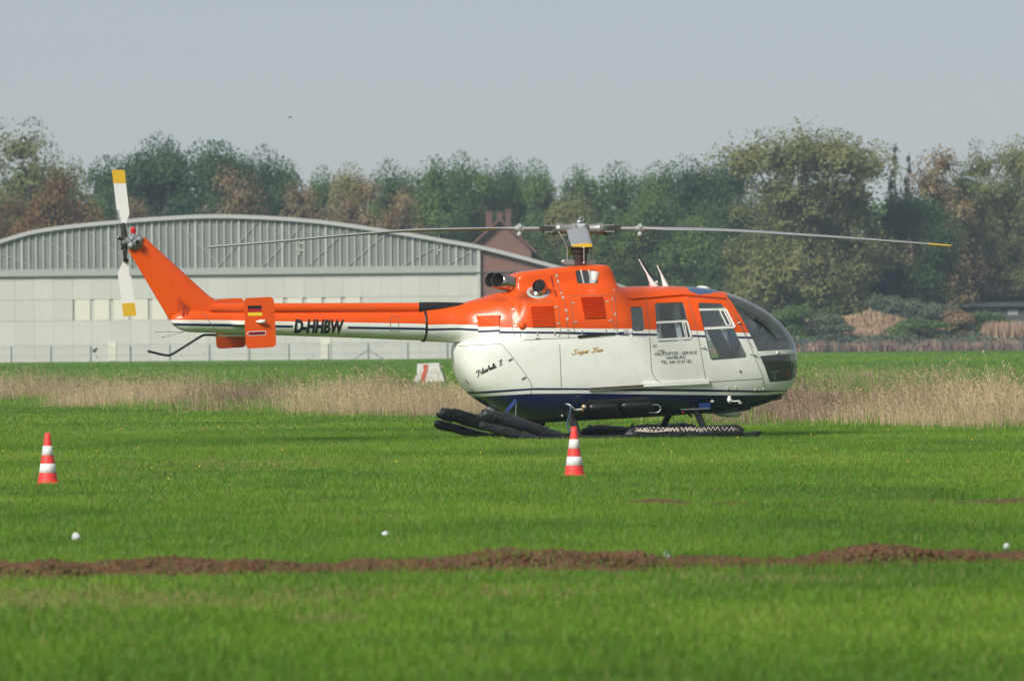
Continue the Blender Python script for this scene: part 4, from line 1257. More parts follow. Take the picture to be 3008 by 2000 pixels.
B_st.append((1816, [(0, 841.5), (.17, 842.2), (.32, 845.5), (A_at_y(852) + .008, 851.5), (A_at_y(860) + .008, 860), (A_at_y(872) + .008, 872), (A_at_y(898) + .008, 898), (A_at_y(950) + .008, 950), (A_at_y(991) + .008, 991)]))
def pod_w(px, py):
    W_, Z_ = A_sec(X_of(px)); return float(np.interp(Z_of(px, py), Z_[::-1], W_[::-1]))
for i_, (a_, s_) in enumerate(B_st[:-1]):
    if a_ >= 1468:
        s_[8] = (pod_w(a_, s_[8][1]) - .004, s_[8][1]); s_[7] = (min(s_[7][0], s_[8][0] + .006), s_[7][1])
_bx = [X_of(a) for a, _ in B_st]
B_w = [pchip(_bx, [s_[k][0] for _, s_ in B_st]) for k in range(9)]
B_z = [pchip(_bx, [Z_of(a, s_[k][1]) for a, s_ in B_st]) for k in range(9)]
def B_sec(x):
    w = [float(f(x)) for f in B_w]; z = [float(f(x)) for f in B_z]
    kk = np.arange(9) / 8; u = np.linspace(0, 1, 121)
    # smooth across the control points
    return pchip(kk, w)(u), pchip(kk, z)(u)
B = Loft(_bx[0], _bx[-1], B_sec)

# ---------------------------------------------------------------- tail boom
D_st = [(500, 941, .5), (502, 941, 6), (506, 941, 12), (515, 941, 19.5), (529, 941.3, 27), (545, 941.8, 31.8), (560, 942, 33.5), (640, 943.5, 34.5), (715, 945, 35.3), (810, 948, 36.6), (1034, 951, 41), (1240, 954.5, 45.8), (1246, 954.5, 46)]
_dx = [X_of(a) for a, _, _ in D_st]
_dc = pchip(_dx, [Z_of(a, c) for a, c, _ in D_st]); _dr = pchip(_dx, [r / 224 for _, _, r in D_st])
D = Loft(_dx[0], _dx[-1], sec_circle(_dc, _dr, _dr))

# ---------------------------------------------------------------- colour bands (pixel curves on the starboard side)
y_or = lin([(495, 939.5), (672, 940.7), (808, 943.9), (1034, 947.2), (1246, 951.5), (1252, 954.3), (1325, 952.5), (1396, 954.3), (1468, 961.4), (1620, 963.2), (1703, 964.7), (1813, 965.6), (1927, 968.7), (2068, 972), (2166, 976.8), (2201, 978), (2340, 981)])
y_b1t = lin([(495, 949.5), (718, 951.7), (810, 955), (1021, 958.9), (1246, 962.4), (1252, 965), (1343, 963.2), (1402, 966), (1473, 973), (1620, 974), (1813, 977), (1927, 980), (2040, 983.8), (2170, 988), (2204, 988.7), (2340, 991)])
y_b1b = lin([(495, 956.5), (718, 960.6), (810, 962.4), (1021, 966.3), (1246, 969.6), (1252, 971.8), (1343, 969.5), (1402, 972), (1473, 979.3), (1620, 980.4), (1712, 982.8), (1815, 984), (1928, 986.6), (2040, 990), (2174, 994.3), (2208, 995.7), (2340, 998)])
y_b2t = lin([(1332, 1156), (1382, 1151.6), (1441, 1147.8), (1560, 1140), (1584, 1139.2), (1731, 1140), (2060, 1143.2), (2236, 1147), (2307, 1146), (2340, 1146)])
y_b2b = lin([(1332, 1161), (1387, 1157.4), (1441, 1154.5), (1560, 1146), (1700, 1145.5), (2040, 1150.5), (2236, 1152.6), (2304, 1148.5), (2340, 1148.5)])
y_nav = lin([(1332, 1172), (1395, 1166), (1460, 1162), (1560, 1156.4), (1700, 1155.4), (2060, 1160), (2180, 1161.4), (2250, 1160.3), (2295, 1157), (2340, 1156)])
BANDS = [ORANGE, WHITE, NAVY]
def colour_upper(cx, cy):
    c = np.where(cy < y_or(cx), 0, 1)
    return np.where((cy > y_b1t(cx)) & (cy < y_b1b(cx)), 2, c)
def colour_pod(cx, cy):
    c = colour_upper(cx, cy)
    c = np.where((cy > y_b2t(cx)) & (cy < y_b2b(cx)), 2, c)
    return np.where(cy > y_nav(cx), 2, c)
def colour_boom(cx, cy):
    c = np.where(cy < y_or(cx), 0, 1)
    gap = (cx > 860.5) & (cx < 1021.3)
    return np.where((cy > y_b1t(cx)) & (cy < y_b1b(cx)) & ~gap, 2, c)
def band(f, a, b, n=60): return ([(x, float(f(x))) for x in np.linspace(a, b, n)], False)

# ---------------------------------------------------------------- openings (pixel outlines on the starboard side)
W_REAR = rounded([(1838, 902.5), (1886.5, 900), (1894, 972), (1859, 974)], 10)
W_RDOOR = rounded([(1923, 890.5), (2007, 887), (2032.5, 998.5), (1932, 1005)], 9)
W_FDOOR = rounded([(2050, 889), (2121, 891.5), (2196, 1050), (2088, 1058.5)], 9)
F_DOOR = rounded([(2018.5, 872.5), (2038.6, 939.5), (2052, 992.5), (2074, 1122), (2243, 1112), (2207, 1023), (2180, 966), (2141, 894), (2131, 880.5)], 7)
R_DOOR = [(1897.7, 880.6), (1905, 947.8), (1910, 1014), (1912.6, 1072), (1916, 1097), (1928, 1117), (1944, 1124), (2074, 1121), (2052, 992.5), (2038.6, 939.5), (2018, 872)]
W_TRANS = rounded([(1689.5, 794.8), (1751, 794), (1758, 832.6), (1696.4, 833)], 4)
shield_edge = [(2135, 872), (2146.6, 883.5), (2163, 911), (2180, 938), (2200, 976), (2212.6, 1000), (2226.6, 1031.5)]
shield_low = [(2226.6, 1031.5), (2270, 1029.3), (2310, 1026.8), (2325, 1025.6)]
chin_edge = [(2232, 1045.8), (2246, 1076), (2261.6, 1122.6)]
chin_top = [(2232, 1045.8), (2280, 1041.5), (2320, 1038), (2332, 1037)]
chin_low = [(2261.6, 1122.6), (2300, 1119.3), (2322, 1117.4)]
x_sh0 = X_of(2122, 860)

def edge_to_centre(loft, pts, x_end, at_start):
    """carry an edge on to the centre line of the shell"""
    q = [loft.inv(*p) for p in dens(pts, 5)]
    if at_start: return [(x_end, 0.0)] + q
    return q

e1 = [(x_sh0, 0.0), (x_sh0 + 0.01, 0.035), (x_sh0 + 0.03, 0.07)] + [A.inv(*p) for p in dens(shield_edge, 5)]
v_low = [A.inv(*p) for p in dens(shield_low, 5)]
v_ct = [A.inv(*p) for p in dens(chin_top, 5)]
v_ce = [A.inv(*p) for p in dens(chin_edge, 5)]
v_cl = [A.inv(*p) for p in dens(chin_low, 5)]
x_end = A.x1
def reach(q):
    """prolong a nose line to the tip"""
    (xa, va), (xb, vb) = q[-4], q[-1]
    return q + [(xb + (x_end - xb) * t, vb + (vb - va) * 0.25 * t) for t in (0.25, 0.5, 0.75, 1.0)]
v_low, v_ct, v_cl = reach(v_low), reach(v_ct), reach(v_cl)
rx0, rx1 = X_of(2000, 845), X_of(2100, 860)
roof_win = [(rx0, 0.03), (rx0, 0.185), (rx0 + 0.10, 0.215), (rx0 + 0.27, 0.20), (rx1, 0.13), (rx1 + .015, 0.05), (rx1 - 0.02, 0.03)]
roof_dense = []
for i in range(len(roof_win)):
    a, b = Vector(roof_win[i]), Vector(roof_win[(i + 1) % len(roof_win)])
    roof_dense += [tuple(a.lerp(b, k / 8)) for k in range(8)]

shield_poly = [(a, b) for a, b in e1] + v_low[1:] + [(x_end + .01, v_low[-1][1]), (x_end + .01, -0.01), (x_sh0, -0.01)]
chin_poly = v_ct + v_cl[::-1] + v_ce[::-1]

def region_A(cx, cy, xv):
    r = np.full(cx.shape, 'shell', dtype=object)
    r[inside(F_DOOR, cx, cy)] = 'front_door'
    r[inside(R_DOOR, cx, cy) & (r == 'shell')] = 'rear_door'
    r[inside(W_FDOOR, cx, cy)] = 'front_glass'
    r[inside(W_RDOOR, cx, cy)] = 'rear_glass'
    r[inside(W_REAR, cx, cy)] = 'side_glass'
    r[inside(shield_poly, xv[:, 0], xv[:, 1])] = 'windshield'
    r[inside(chin_poly, xv[:, 0], xv[:, 1])] = 'chin'
    r[inside(roof_win, xv[:, 0], xv[:, 1])] = 'roof_glass'
    # what lies under the engine deck is not part of the skin
    r[(cx < 1790) & (cy < 985)] = 'none'
    return r

linesA = [band(y_or, 1815, 2222), band(y_b1t, 1815, 2230), band(y_b1b, 1815, 2235), band(y_b2t, 1372, 2316), band(y_b2b, 1376, 2310), band(y_nav, 1385, 2305),
          (W_REAR, True), (W_RDOOR, True), (W_FDOOR, True), (F_DOOR, True), (R_DOOR, True)]
xvA = [(e1, False), (v_low, False), (v_ct, False), (v_ce, False), (v_cl, False), (roof_dense, True)]
vsA, trA = panelize(A, linesA, xvA, 0.05, 2.3)
dataA = shell_parts(A, vsA, trA, region_A, colour_pod)

doors = {}
for mir in (False, True):
    shell_object('cabin_shell', heli, dataA, 'shell', BANDS, mir)
    fd = shell_object('front_door', heli, dataA, 'front_door', BANDS, mir)
    rd = shell_object('sliding_door', heli, dataA, 'rear_door', BANDS, mir)
    doors[mir] = (fd, rd)
    shell_object('window_pane', fd, dataA, 'front_glass', [GLASS], mir, -0.006, True)
    shell_object('window_pane', rd, dataA, 'rear_glass', [GLASS], mir, -0.006, True)
    shell_object('window_pane', heli, dataA, 'side_glass', [GLASS], mir, -0.006, True)
    shell_object('windshield', heli, dataA, 'windshield', [GLASSW], mir, -0.002, True)
    shell_object('chin_window', heli, dataA, 'chin', [GLASSW], mir, -0.004, True)
    shell_object('roof_window', heli, dataA, 'roof_glass', [GLASSB], mir, -0.003, True)
    # inner lining of the cabin (forward of the engine deck)
    P3, N3, tr_, rg, cl_, ok_ = dataA
    cxx = P3[tr_].mean(axis=1)[:, 0]
    rl = np.where(np.isin(rg, ['shell', 'front_door', 'rear_door']) & (cxx > X_of(1700)), 'lining', 'x').astype(object)
    shell_object('cabin_lining', heli, (P3, N3, tr_, rl, cl_, ok_), 'lining', [LINER], mir, -0.022, True)

# engine deck
def region_B(cx, cy, xv):
    r = np.full(cx.shape, 'cowl', dtype=object)
    r[inside(W_TRANS, cx, cy)] = 'glass'
    return r
linesB = [band(y_or, 1250, 1815), band(y_b1t, 1250, 1815), band(y_b1b, 1250, 1815), (W_TRANS, True)]
vsB, trB = panelize(B, linesB, [], 0.04, 1.5)
dataB = shell_parts(B, vsB, trB, region_B, colour_upper)
linesD = [band(y_or, 510, 1244), band(y_b1t, 515, 1244), band(y_b1b, 520, 1244), ([(860.5, 950), (860.5, 968)], False), ([(1021.3, 953), (1021.3, 972)], False)]
vsD, trD = panelize(D, linesD, [], 0.055, 0.5)
dataD = shell_parts(D, vsD, trD, lambda cx, cy, xv: np.full(cx.shape, 'boom', dtype=object), colour_boom)
for mir in (False, True):
    cw = shell_object('engine_cowling', heli, dataB, 'cowl', BANDS, mir)
    shell_object('window_pane', cw, dataB, 'glass', [GLASS], mir, -0.004, True)
    shell_object('tail_boom', heli, dataD, 'boom', BANDS, mir)
# transmission behind the cowl window
mb = MB()
mb.box(H(1724, 815, 0), (0.34, 0.5, 0.26))
mb.build('gearbox_housing', BLACK, heli)
mb = MB()
for px in (1712, 1735):
    mb.tube([H(px - 6, 792, .30), H(px + 4, 836, .31)], 0.012, 8)
mb.tube([H(1748, 800, .27), H(1742, 834, .29)], [0.075, 0.05], 12)
mb.build('control_rods', PLAINW, heli)

# ---------------------------------------------------------------- seams, rivet lines, fittings on the skin
def ribbon(mb, loft, pts, width=0.006, off=0.0025, mirror=False):
    q = [loft.inv(*p) for p in dens(pts, 6)]
    P = [loft.P(*a) for a in q]; N = [loft.N(*a) for a in q]
    n = len(P)
    if n < 2: return
    L, Rr = [], []
    for i in range(n):
        t = (P[min(i + 1, n - 1)] - P[max(i - 1, 0)])
        sd = t.cross(N[i]); 
        if sd.length < 1e-9: sd = Vector((0, 0, 1))
        sd.normalize()
        L.append(P[i] + N[i] * off + sd * width / 2); Rr.append(P[i] + N[i] * off - sd * width / 2)
    mb.add(L + Rr, [(i, i + 1, n + i + 1, n + i) for i in range(n - 1)])

mb = MB()
for pts in (F_DOOR + F_DOOR[:1], R_DOOR[:7], [(1473, 1010.5), (1481, 1020), (1505.6, 1048.6), (1545.7, 1102), (1560, 1126), (1561, 1158)], [(1340, 1016.5), (1473, 1010.5)], [(1644, 1012), (1648.7, 1138)],
            [(1820, 985), (1900, 988)], [(2242, 1112), (2246, 1140)], [(2212, 1023), (2160, 925)]):
    mb = MB(); ribbon(mb, A, pts, 0.007); mb.build('panel_seam', SEAM, heli)
mb = MB()
for pts in ([(1629, 790), (1643, 847), (1658.5, 890), (1664.6, 921), (1668, 964), (1669.7, 992)], [(1814, 850), (1808, 871), (1809, 912), (1813, 955), (1814, 985)], [(1676, 876), (1687, 974), (1690, 976)],
            [(1639.6, 902), (1647, 977), (1642, 990)], [(1795, 885), (1801, 935), (1806, 972)], [(1500, 905), (1505, 960), (1512, 985), (1520, 990)], [(1540, 887), (1628, 885)], [(1665, 870), (1800, 868)], [(1340, 1009), (1414, 1005), (1620, 995), (1760, 990)]):
    mb = MB(); ribbon(mb, B, pts, 0.007); mb.build('panel_seam', SEAM, heli)
mb = MB()
for pts in ([(556, 890.5), (600, 925), (630, 965)], [(1147, 930), (1170, 930), (1172, 972), (1146, 972), (1147, 930)]):
    mb = MB(); ribbon(mb, D, pts, 0.007); mb.build('panel_seam', SEAM, heli)

def fitting(loft, px, py, wpx, hpx, off, mat, name, parent=heli, tilt=0.0, bevel=0.0):
    x, v = loft.inv(px, py); p, n = loft.P(x, v), loft.N(x, v)
    fx = Vector((1, 0, 0)); fx = (fx - n * fx.dot(n)).normalized(); fz = n.cross(fx)
    if fz.z < 0: fz = -fz
    c, s_ = math.cos(tilt), math.sin(tilt)
    a, b = fx * c + fz * s_, -fx * s_ + fz * c
    mb = MB()
    mb.box(p + n * off / 2, (wpx / 224, off, hpx / 224), Matrix((a, n, b)).transposed())
    return mb.build(name, mat, parent, bevel=bevel)

for px, py in ((1635, 810), (1639, 827), (1648.5, 861.5), (1654, 875), (1663, 912), (1666.5, 937), (1669, 972)):
    fitting(B, px, py, 6.5, 8, 0.006, SILVER, 'hinge', tilt=R(6))
for px, py in ((1806, 853), (1802, 878), (1810, 923), (1815, 975)):
    fitting(B, px - 3, py, 3, 10, 0.006, SILVER, 'hinge', tilt=R(6))
for px, py in ((1683.5, 890.5), (1691, 946), (1784, 886), (1793, 941.5), (1633.6, 902), (1640, 950.5), (1508, 909), (1513, 957)):
    fitting(B, px, py, 10, 3.2, 0.008, SILVER, 'latch', tilt=R(3))
for px, py in ((1629, 979), (1709, 975), (1779, 973), (1527.6, 984), (1578, 981)):
    fitting(B, px, py, 2.6, 11, 0.010, SILVER, 'latch')
for px, py in ((1353, 1006.3), (1407.5, 1003), (1437, 1001), (1512, 998), (1580, 994.5)):
    fitting(B, px, py, 14, 3, 0.008, SEAM, 'latch')
fitting(A, 1838, 968, 15, 16, 0.006, SILVER, 'fuel_panel')
for px, py, t in ((1503, 1054, 32), (1542, 1108, 32)):
    fitting(A, px - 4, py + 2, 14, 3.2, 0.012, SEAM, 'latch', tilt=R(t))
for px, py in ((1370, 1124), (1364, 1118), (1381, 1143)):
    fitting(A, px + 6, py, 7, 4, 0.01, SEAM, 'latch', tilt=R(-50))
fitting(A, 2174, 1090, 5, 5, 0.012, SEAM, 'lock', doors[False][0])
for px, py in ((2137.5, 1139), (2161, 1137), (2218, 1144), (2242, 1142)):
    fitting(A, px, py, 3.5, 5, 0.01, PLAINW, 'jack_point')
fitting(B, 1750, 983.5, 108, 6, 0.02, BLACK, 'grab_rail', tilt=R(4.6))
# slot vents
for a, b in (((1619, 811), (1626, 845)), ((1627, 850), (1636, 873))):
    mb = MB(); ribbon(mb, B, [a, b], 0.022, 0.004); mb.build('slot_vent', paint('slot_red', (0.25, 0.02, 0.003), 0.6) if 'slot_red' not in MAT else MAT['slot_red'], heli)
# louvres: every slat a wedge of its own
def louvre(x0t, x1t, yt, x0b, x1b, yb, n):
    for i in range(n):
        t = (i + 0.5) / n
        y = yt + (yb - yt) * t
        xa, xb = x0t + (x0b - x0t) * t, x1t + (x1b - x1t) * t
        hh = (yb - yt) / n
        k = 5
        up, lo, bk = [], [], []
        for j in range(k + 1):
            px = xa + (xb - xa) * j / k; py = y - 1.8 * j / k
            up.append(B.S(px, py - hh * 0.48, 0.001)); lo.append(B.S(px, py + hh * 0.30, 0.022)); bk.append(B.S(px, py + hh * 0.33, -0.004))
        mb = MB()
        n_ = k + 1
        mb.add(up + lo + bk, [(j, j + 1, n_ + j + 1, n_ + j) for j in range(k)] + [(n_ + j, n_ + j + 1, 2 * n_ + j + 1, 2 * n_ + j) for j in range(k)]
               + [(0, n_, 2 * n_), (k, 2 * n_ + k, n_ + k)])
        mb.build('louvre_slat', ORANGE, heli)
louvre(1705, 1770, 873, 1717, 1779, 936, 14)
louvre(1558, 1623.5, 899, 1564, 1630, 961, 11)
# intake blister and round bump aft of the louvres
mb = MB()
O4 = [B.S(px, py, .003) for px, py in ((1399, 927.5), (1471.5, 926), (1471.5, 992), (1403, 993))]
I4 = [B.S(px, py, .026) for px, py in ((1405, 931.5), (1467, 930.5), (1467, 988), (1408, 989))]
def edge4(q, a, b, t): return q[a].lerp(q[b], t)
mb.add([O4[0], O4[1], I4[1], I4[0]], [(0, 1, 2, 3)], 0); mb.add([O4[3], O4[2], I4[2], I4[3]], [(0, 1, 2, 3)], 1)
for (t0, t1, mi) in ((0, .50, 0), (.50, .67, 1), (.67, .77, 2), (.77, 1, 1)):
    q = [edge4(I4, 0, 3, t0), edge4(I4, 1, 2, t0), edge4(I4, 1, 2, t1), edge4(I4, 0, 3, t1)]; mb.add(q, [(0, 1, 2, 3)], mi)
    mb.add([edge4(O4, 0, 3, t0), q[0], q[3], edge4(O4, 0, 3, t1)], [(0, 1, 2, 3)], mi)
    mb.add([edge4(O4, 1, 2, t0), q[1], q[2], edge4(O4, 1, 2, t1)], [(0, 1, 2, 3)], mi)
mb.build('intake_blister', BANDS, heli)
mb = MB(); _x, _v = B.inv(1536, 957); mb.ball(B.P(_x, _v), 0.056, sc=(1, .7, 1)); mb.build('round_bump', ORANGE, heli)

# rain gutter over the doors
mb = MB()
gp = [(1808, 883), (1860, 881), (1920, 876.5), (1970, 872.5), (2012, 869.5), (2030, 871.5), (2080, 875), (2131, 880)]
U = [A.S(px, py - 5, 0.001) for px, py in gp]; Lw = [A.S(px, py, 0.03) for px, py in gp]; Bk = [A.S(px, py + 1.0, -0.003) for px, py in gp]
n_ = len(gp)
mb.add(U + Lw + Bk, [(j, j + 1, n_ + j + 1, n_ + j) for j in range(n_ - 1)] + [(n_ + j, n_ + j + 1, 2 * n_ + j + 1, 2 * n_ + j) for j in range(n_ - 1)])
mb.build('rain_gutter', ORANGE, heli)

# window frames of the sliding panes
def skin_bar(mb, loft, pts, wpx, th, off, mat=0):
    q = [loft.S(px, py, off) for px, py in pts]
    for a, b in zip(q[:-1], q[1:]):
        d = (b - a).normalized()
        mb.bar(a - d * 0.004, b + d * 0.004, th, wpx / 224, mat, up=Vector((0, -1, 0)).cross(d))
mb = MB()
skin_bar(mb, A, [(1929, 947.5), (1972, 945.3), (2013, 943)], 6.4, 0.012, 0.004)
skin_bar(mb, A, [(1933, 998), (1975, 996), (2020, 993.5)], 7.0, 0.012, 0.004)
skin_bar(mb, A, [(2013, 943), (2019, 948), (2030, 988), (2027, 994), (2020, 994)], 5.2, 0.012, 0.004)
mb.build('sliding_pane_frame', PLAINW, doors[False][1])
mb = MB()
skin_bar(mb, A, [(2004, 949), (2014, 990), (2019, 991), (2010, 948), (2004, 949)], 2.8, 0.01, 0.006)
mb.build('vent_frame', PLAINW, doors[False][1])
mb = MB()
skin_bar(mb, A, [(2055, 910), (2092, 909.3), (2129, 908.6)], 6.4, 0.012, 0.004)
skin_bar(mb, A, [(2069.5, 965), (2110, 963), (2156, 960.7)], 7.2, 0.012, 0.004)
skin_bar(mb, A, [(2128, 908), (2134, 913), (2158, 960)], 6.0, 0.012, 0.004)
mb.build('sliding_pane_frame', PLAINW, doors[False][0])
mb = MB()
skin_bar(mb, A, [(2114, 914), (2134, 955), (2147, 954), (2125, 912), (2114, 914)], 3.2, 0.01, 0.006)
mb.build('vent_frame', PLAINW, doors[False][0])
# door handles, wedge-shaped
def handle(px, py, parent):
    mb = MB()
    a, b, c = A.S(px - 15, py + 1, 0.004), A.S(px, py - 2, 0.035), A.S(px + 2, py + 4, 0.006)
    mb.tube([a, A.S(px - 6, py, 0.02), b], [0.003, 0.007, 0.010], 8)
    mb.ball(c, 0.009)
    mb.build('door_handle', GREYM, parent)
handle(1944, 1027, doors[False][1]); handle(2070, 1020, doors[False][0])
handle(2217, 1040, heli)
mb = MB(); mb.tube([A.S(2165, 951, .004), A.S(2173, 948, .02)], [.004, .01], 8); mb.build('door_handle', GREYM, doors[False][0])
fitting(A, 1923, 1016, 12, 9, 0.003, SILVER, 'placard', doors[False][1])

# sliding-door rails
mb = MB()
skin_bar(mb, A, [(1731, 1144), (1800, 1140.5), (1870, 1136.5), (1945, 1132)], 6, 0.025, 0.016)
mb.build('door_rail', paint('scuffed_steel', (0.20, 0.19, 0.17), 0.45, metal=0.5, var=0.5, vscale=9), heli)
mb = MB()
skin_bar(mb, A, [(1733, 1138.5), (1800, 1135), (1889, 1129.5)], 2.4, 0.034, 0.02)
mb.build('rail_cap', SEAM, heli)
mb = MB()
skin_bar(mb, A, [(1890, 1129.5), (1945, 1127.5), (2010, 1124.5), (2081, 1120.5)], 12, 0.032, 0.02)
mb.build('rail_cover', WHITE, heli, bevel=0.004)
# nose band fittings
mb = MB(); _x, _v = A.inv(2285, 1036.5); mb.lathe([(0, .02), (.02, .02), (.028, 0)], A.P(_x, _v), A.N(_x, _v), 14); mb.build('nose_fitting', SILVER, heli)
mb = MB(); mb.tube([H(2330, 1033, .05), H(2339, 1031, .05)], .012, 8); mb.build('nose_probe', WHITE, heli)
# windshield centre post and wiper
mb = MB()
pp = [A.P(x, 0.0) + Vector((0, 0, 0)) for x in np.linspace(x_sh0, A.x1 - 0.012, 30)]
for a, b in zip(pp[:-1], pp[1:]):
    mb.bar(a, b, 0.035, 0.012, up=(0, 1, 0))
mb.build('centre_post', LGREY, heli)
mb = MB()
wq = [(2214, 938), (2232, 951), (2250, 966), (2266, 983), (2277, 997)]
mb.tube([A.S(px, py, .02) for px, py in wq], [.018, .016, .013, .009, .004], 8)
mb.build('wiper', BLACK, heli)
mb = MB(); mb.tube([A.S(2186, 920, .012), A.S(2214, 940, .018)], .006, 6); mb.build('wiper_arm', DARKM, heli)
mb = MB(); mb.tube([H(2103, 866, .2), H(2109, 846, .2)], [.009, .006], 8); mb.build('whip_antenna', BLACK, heli)

# ---------------------------------------------------------------- cabin interior
mb = MB()
mb.add([H(1760, 1150, w) for w in (-.62, .62)] + [H(2240, 1142, w) for w in (.42, -.42)], [(0, 1, 2, 3)])
mb.build('cabin_floor', LINER, heli)
mb = MB(); mb.slab([H(1822, 870, .55), H(1822, 1150, .62), H(1822, 1150, -.62), H(1822, 870, -.55)], (-.02, 0, 0)); mb.build('rear_bulkhead', LINER, heli)
def seat(cx, w, big=True):
    mb = MB()
    c = H(cx, 1088, w)
    mb.box(c, (0.46, 0.44, 0.13))
    rot = Matrix.Rotation(R(-12), 3, 'Y')
    mb.box(c + Vector((-0.27, 0, 0.36)), (0.11, 0.43, 0.72), rot)
    mb.box(c + Vector((-0.36, 0, 0.80)), (0.09, 0.26, 0.20), rot)
    mb.box(c + Vector((0, 0, -.15)), (.36, .36, .18))
    mb.build('seat', SEATM, heli, bevel=0.04)
seat(2090, .36); seat(2090, -.36); seat(1900, .38); seat(1900, -.38); seat(1900, 0.0)
# instrument console and panel
mb = MB()
prof = [(2188, 942), (2215, 938), (2232, 948), (2240, 985), (2243, 1030), (2250, 1075), (2258, 1120), (2215, 1135), (2200, 1030)]
ol = [H(px - 12, py, .30) for px, py in prof]
mb.slab(ol, (0, 0.72, 0))
mb.build('instrument_panel', LINER, heli, bevel=0.02)
random.seed(4)
mb = MB()
for k in range(16):
    px, py = 2205 + random.random() * 38, 965 + random.random() * 55
    mb.bar(H(px, py, .32), H(px + random.uniform(1, 4), py - random.uniform(4, 10), .32), .012, .012)
mb.build('panel_labels', SILVER, heli)
mb = MB(); mb.tube([H(2160, 1085, .36), H(2160, 1030, .36), H(2168, 1005, .36), H(2172, 990, .36)], [.018, .02, .03, .028], 10); mb.build('control_stick', BLACK, heli)
mb = MB(); mb.tube([H(2150, 1085, -.36), H(2150, 1030, -.36), H(2158, 995, -.36)], [.018, .02, .028], 10); mb.build('control_stick', BLACK, heli)
mb = MB()
for w in (.28, .44):
    mb.bar(H(2272, 1092, w), H(2276, 1115, w), .05, .02); mb.bar(H(2262, 1094, w), H(2284, 1090, w), .03, .02)
mb.build('pedals', LGREY, heli)
mb = MB(); mb.slab([H(2205, 1052, .30), H(2290, 1046, .30), H(2312, 1070, .27), H(2306, 1116, .27), H(2222, 1130, .30)], (0, .57, 0)); mb.build('chin_dark_block', BLACK, heli, bevel=.02)  # black block added inside the nose so the chin window looks dark
mb = MB(); mb.slab([H(2222, 1044, .05), H(2318, 1041, .05), H(2325, 1064, .05), H(2322, 1090, .05), H(2312, 1112, .05), H(2228, 1128, .05)], (0, .1, 0)); mb.build('chin_dark_slab', BLACK, heli)  # added black slab, stops the view through the chin glass to darken it
mb = MB(); mb.tube([H(2300, 1110, .15), H(2310, 1096, .16), H(2313, 1088, .17)], [.05, .055, .04], 10); mb.build('fire_bottle', ORANGE, heli)
mb = MB()
mb.bar(H(2050, 880, .55), H(2092, 1080, .55), .05, .008); mb.bar(H(1955, 950, .55), H(1960, 1060, .5), .05, .01)
mb.build('harness', paint('blue_webbing', (0.02, 0.03, 0.09), 0.8), heli)

# ---------------------------------------------------------------- roof antennas
def blade_antenna(pts, rads, name):
    mb = MB(); mb.tube(pts, rads, 10, squash=1.0, up=(0, 1, 0)); return mb.build(name, PLAINW, heli)
blade_antenna([H(1925, 844, .1), H(1916, 832, .1), H(1900, 802, .1), H(1876, 761, .1)], [.045, .035, .012, .007], 'blade_antenna')
blade_antenna([H(1958, 846, .1), H(1952, 830, .1), H(1942, 804, .1), H(1930, 779, .1)], [.045, .032, .011, .007], 'blade_antenna')
mb = MB(); mb.tube([H(1924, 830, -.1), H(1884, 764, -.1)], [.012, .008], 8); mb.build('rod_antenna', BLACK, heli)
mb = MB(); mb.tube([H(1915, 845, -.1), H(1932, 826, -.1)], [.06, .012], 10); mb.build('antenna_foot', PLAINW, heli)
mb = MB(); mb.lathe([(.0, .03), (.05, .025), (.09, .01), (.1, -.02)], H(2064, 846, 0), (0.05, 0, 1), 18); mb.build('roof_beacon', PLAINW, heli)

# ---------------------------------------------------------------- exhausts
def stack(w, dx=0.0):
    a, b = H(1514, 838, w), H(1462, 822, w) + Vector((dx, 0, 0))
    mid = a.lerp(b, .5); ax = (b - a).normalized()
    r = 0.098
    u = Vector((0, 1, 0)); u = (u - ax * u.dot(ax)).normalized(); vv = ax.cross(u)
    cut = Vector((-.8, -.52, .22)).normalized()
    def ring(c, rr, on=None):
        out = []
        for k in range(28):
            t = 2 * math.pi * k / 28
            p = c + (u * math.cos(t) + vv * math.sin(t)) * rr
            if on is not None: p = p + ax * ((on - p).dot(cut) / ax.dot(cut))
            out.append(p)
        return out
    mb = MB()
    mb.loft([ring(a, r), ring(mid, r), ring(b, r, b), ring(b, r * .93, b)], mat=0, caps=False)
    mb.loft([ring(b, r * .93, b), ring(mid, r * .93), ring(a, r * .9)], mat=1, caps=False)
    mb.loft([ring(a - ax * .01, r + .008), ring(a + ax * .035, r + .008)], mat=0, caps=False)
    mb.add(ring(a + ax * .03, r * .92), [tuple(range(28))], 1)
    return mb.build('exhaust_pipe', [CHROME, SOOT], heli)
stack(.135); stack(-.135, -.09)
_x, _v = B.inv(1581, 859); _p, _n = B.P(_x, _v), B.N(_x, _v)
mb = MB(); mb.lathe([(.15, -.01), (.15, .006), (.11, .010), (.105, -.01)], _p, _n, 28); mb.build('exhaust_flange', LGREY, heli)
mb = MB()
aft = Vector((-.75, -.62, .22)).normalized()
q0 = _p - _n * .05; q1 = _p + _n * .05 + Vector((.03, 0, .02)); q2 = q1 + aft * .045 + Vector((0, -.02, .015))
mb.tube([q0, q0.lerp(q1, .6), q1, q2], [.10, .098, .094, .09], 24, caps=False)
mb.build('side_exhaust', CHROME, heli)
mb = MB(); mb.lathe([(0, 0), (.088, 0)], q2 - aft * .012, aft, 24); mb.build('exhaust_mouth', SOOT, heli)

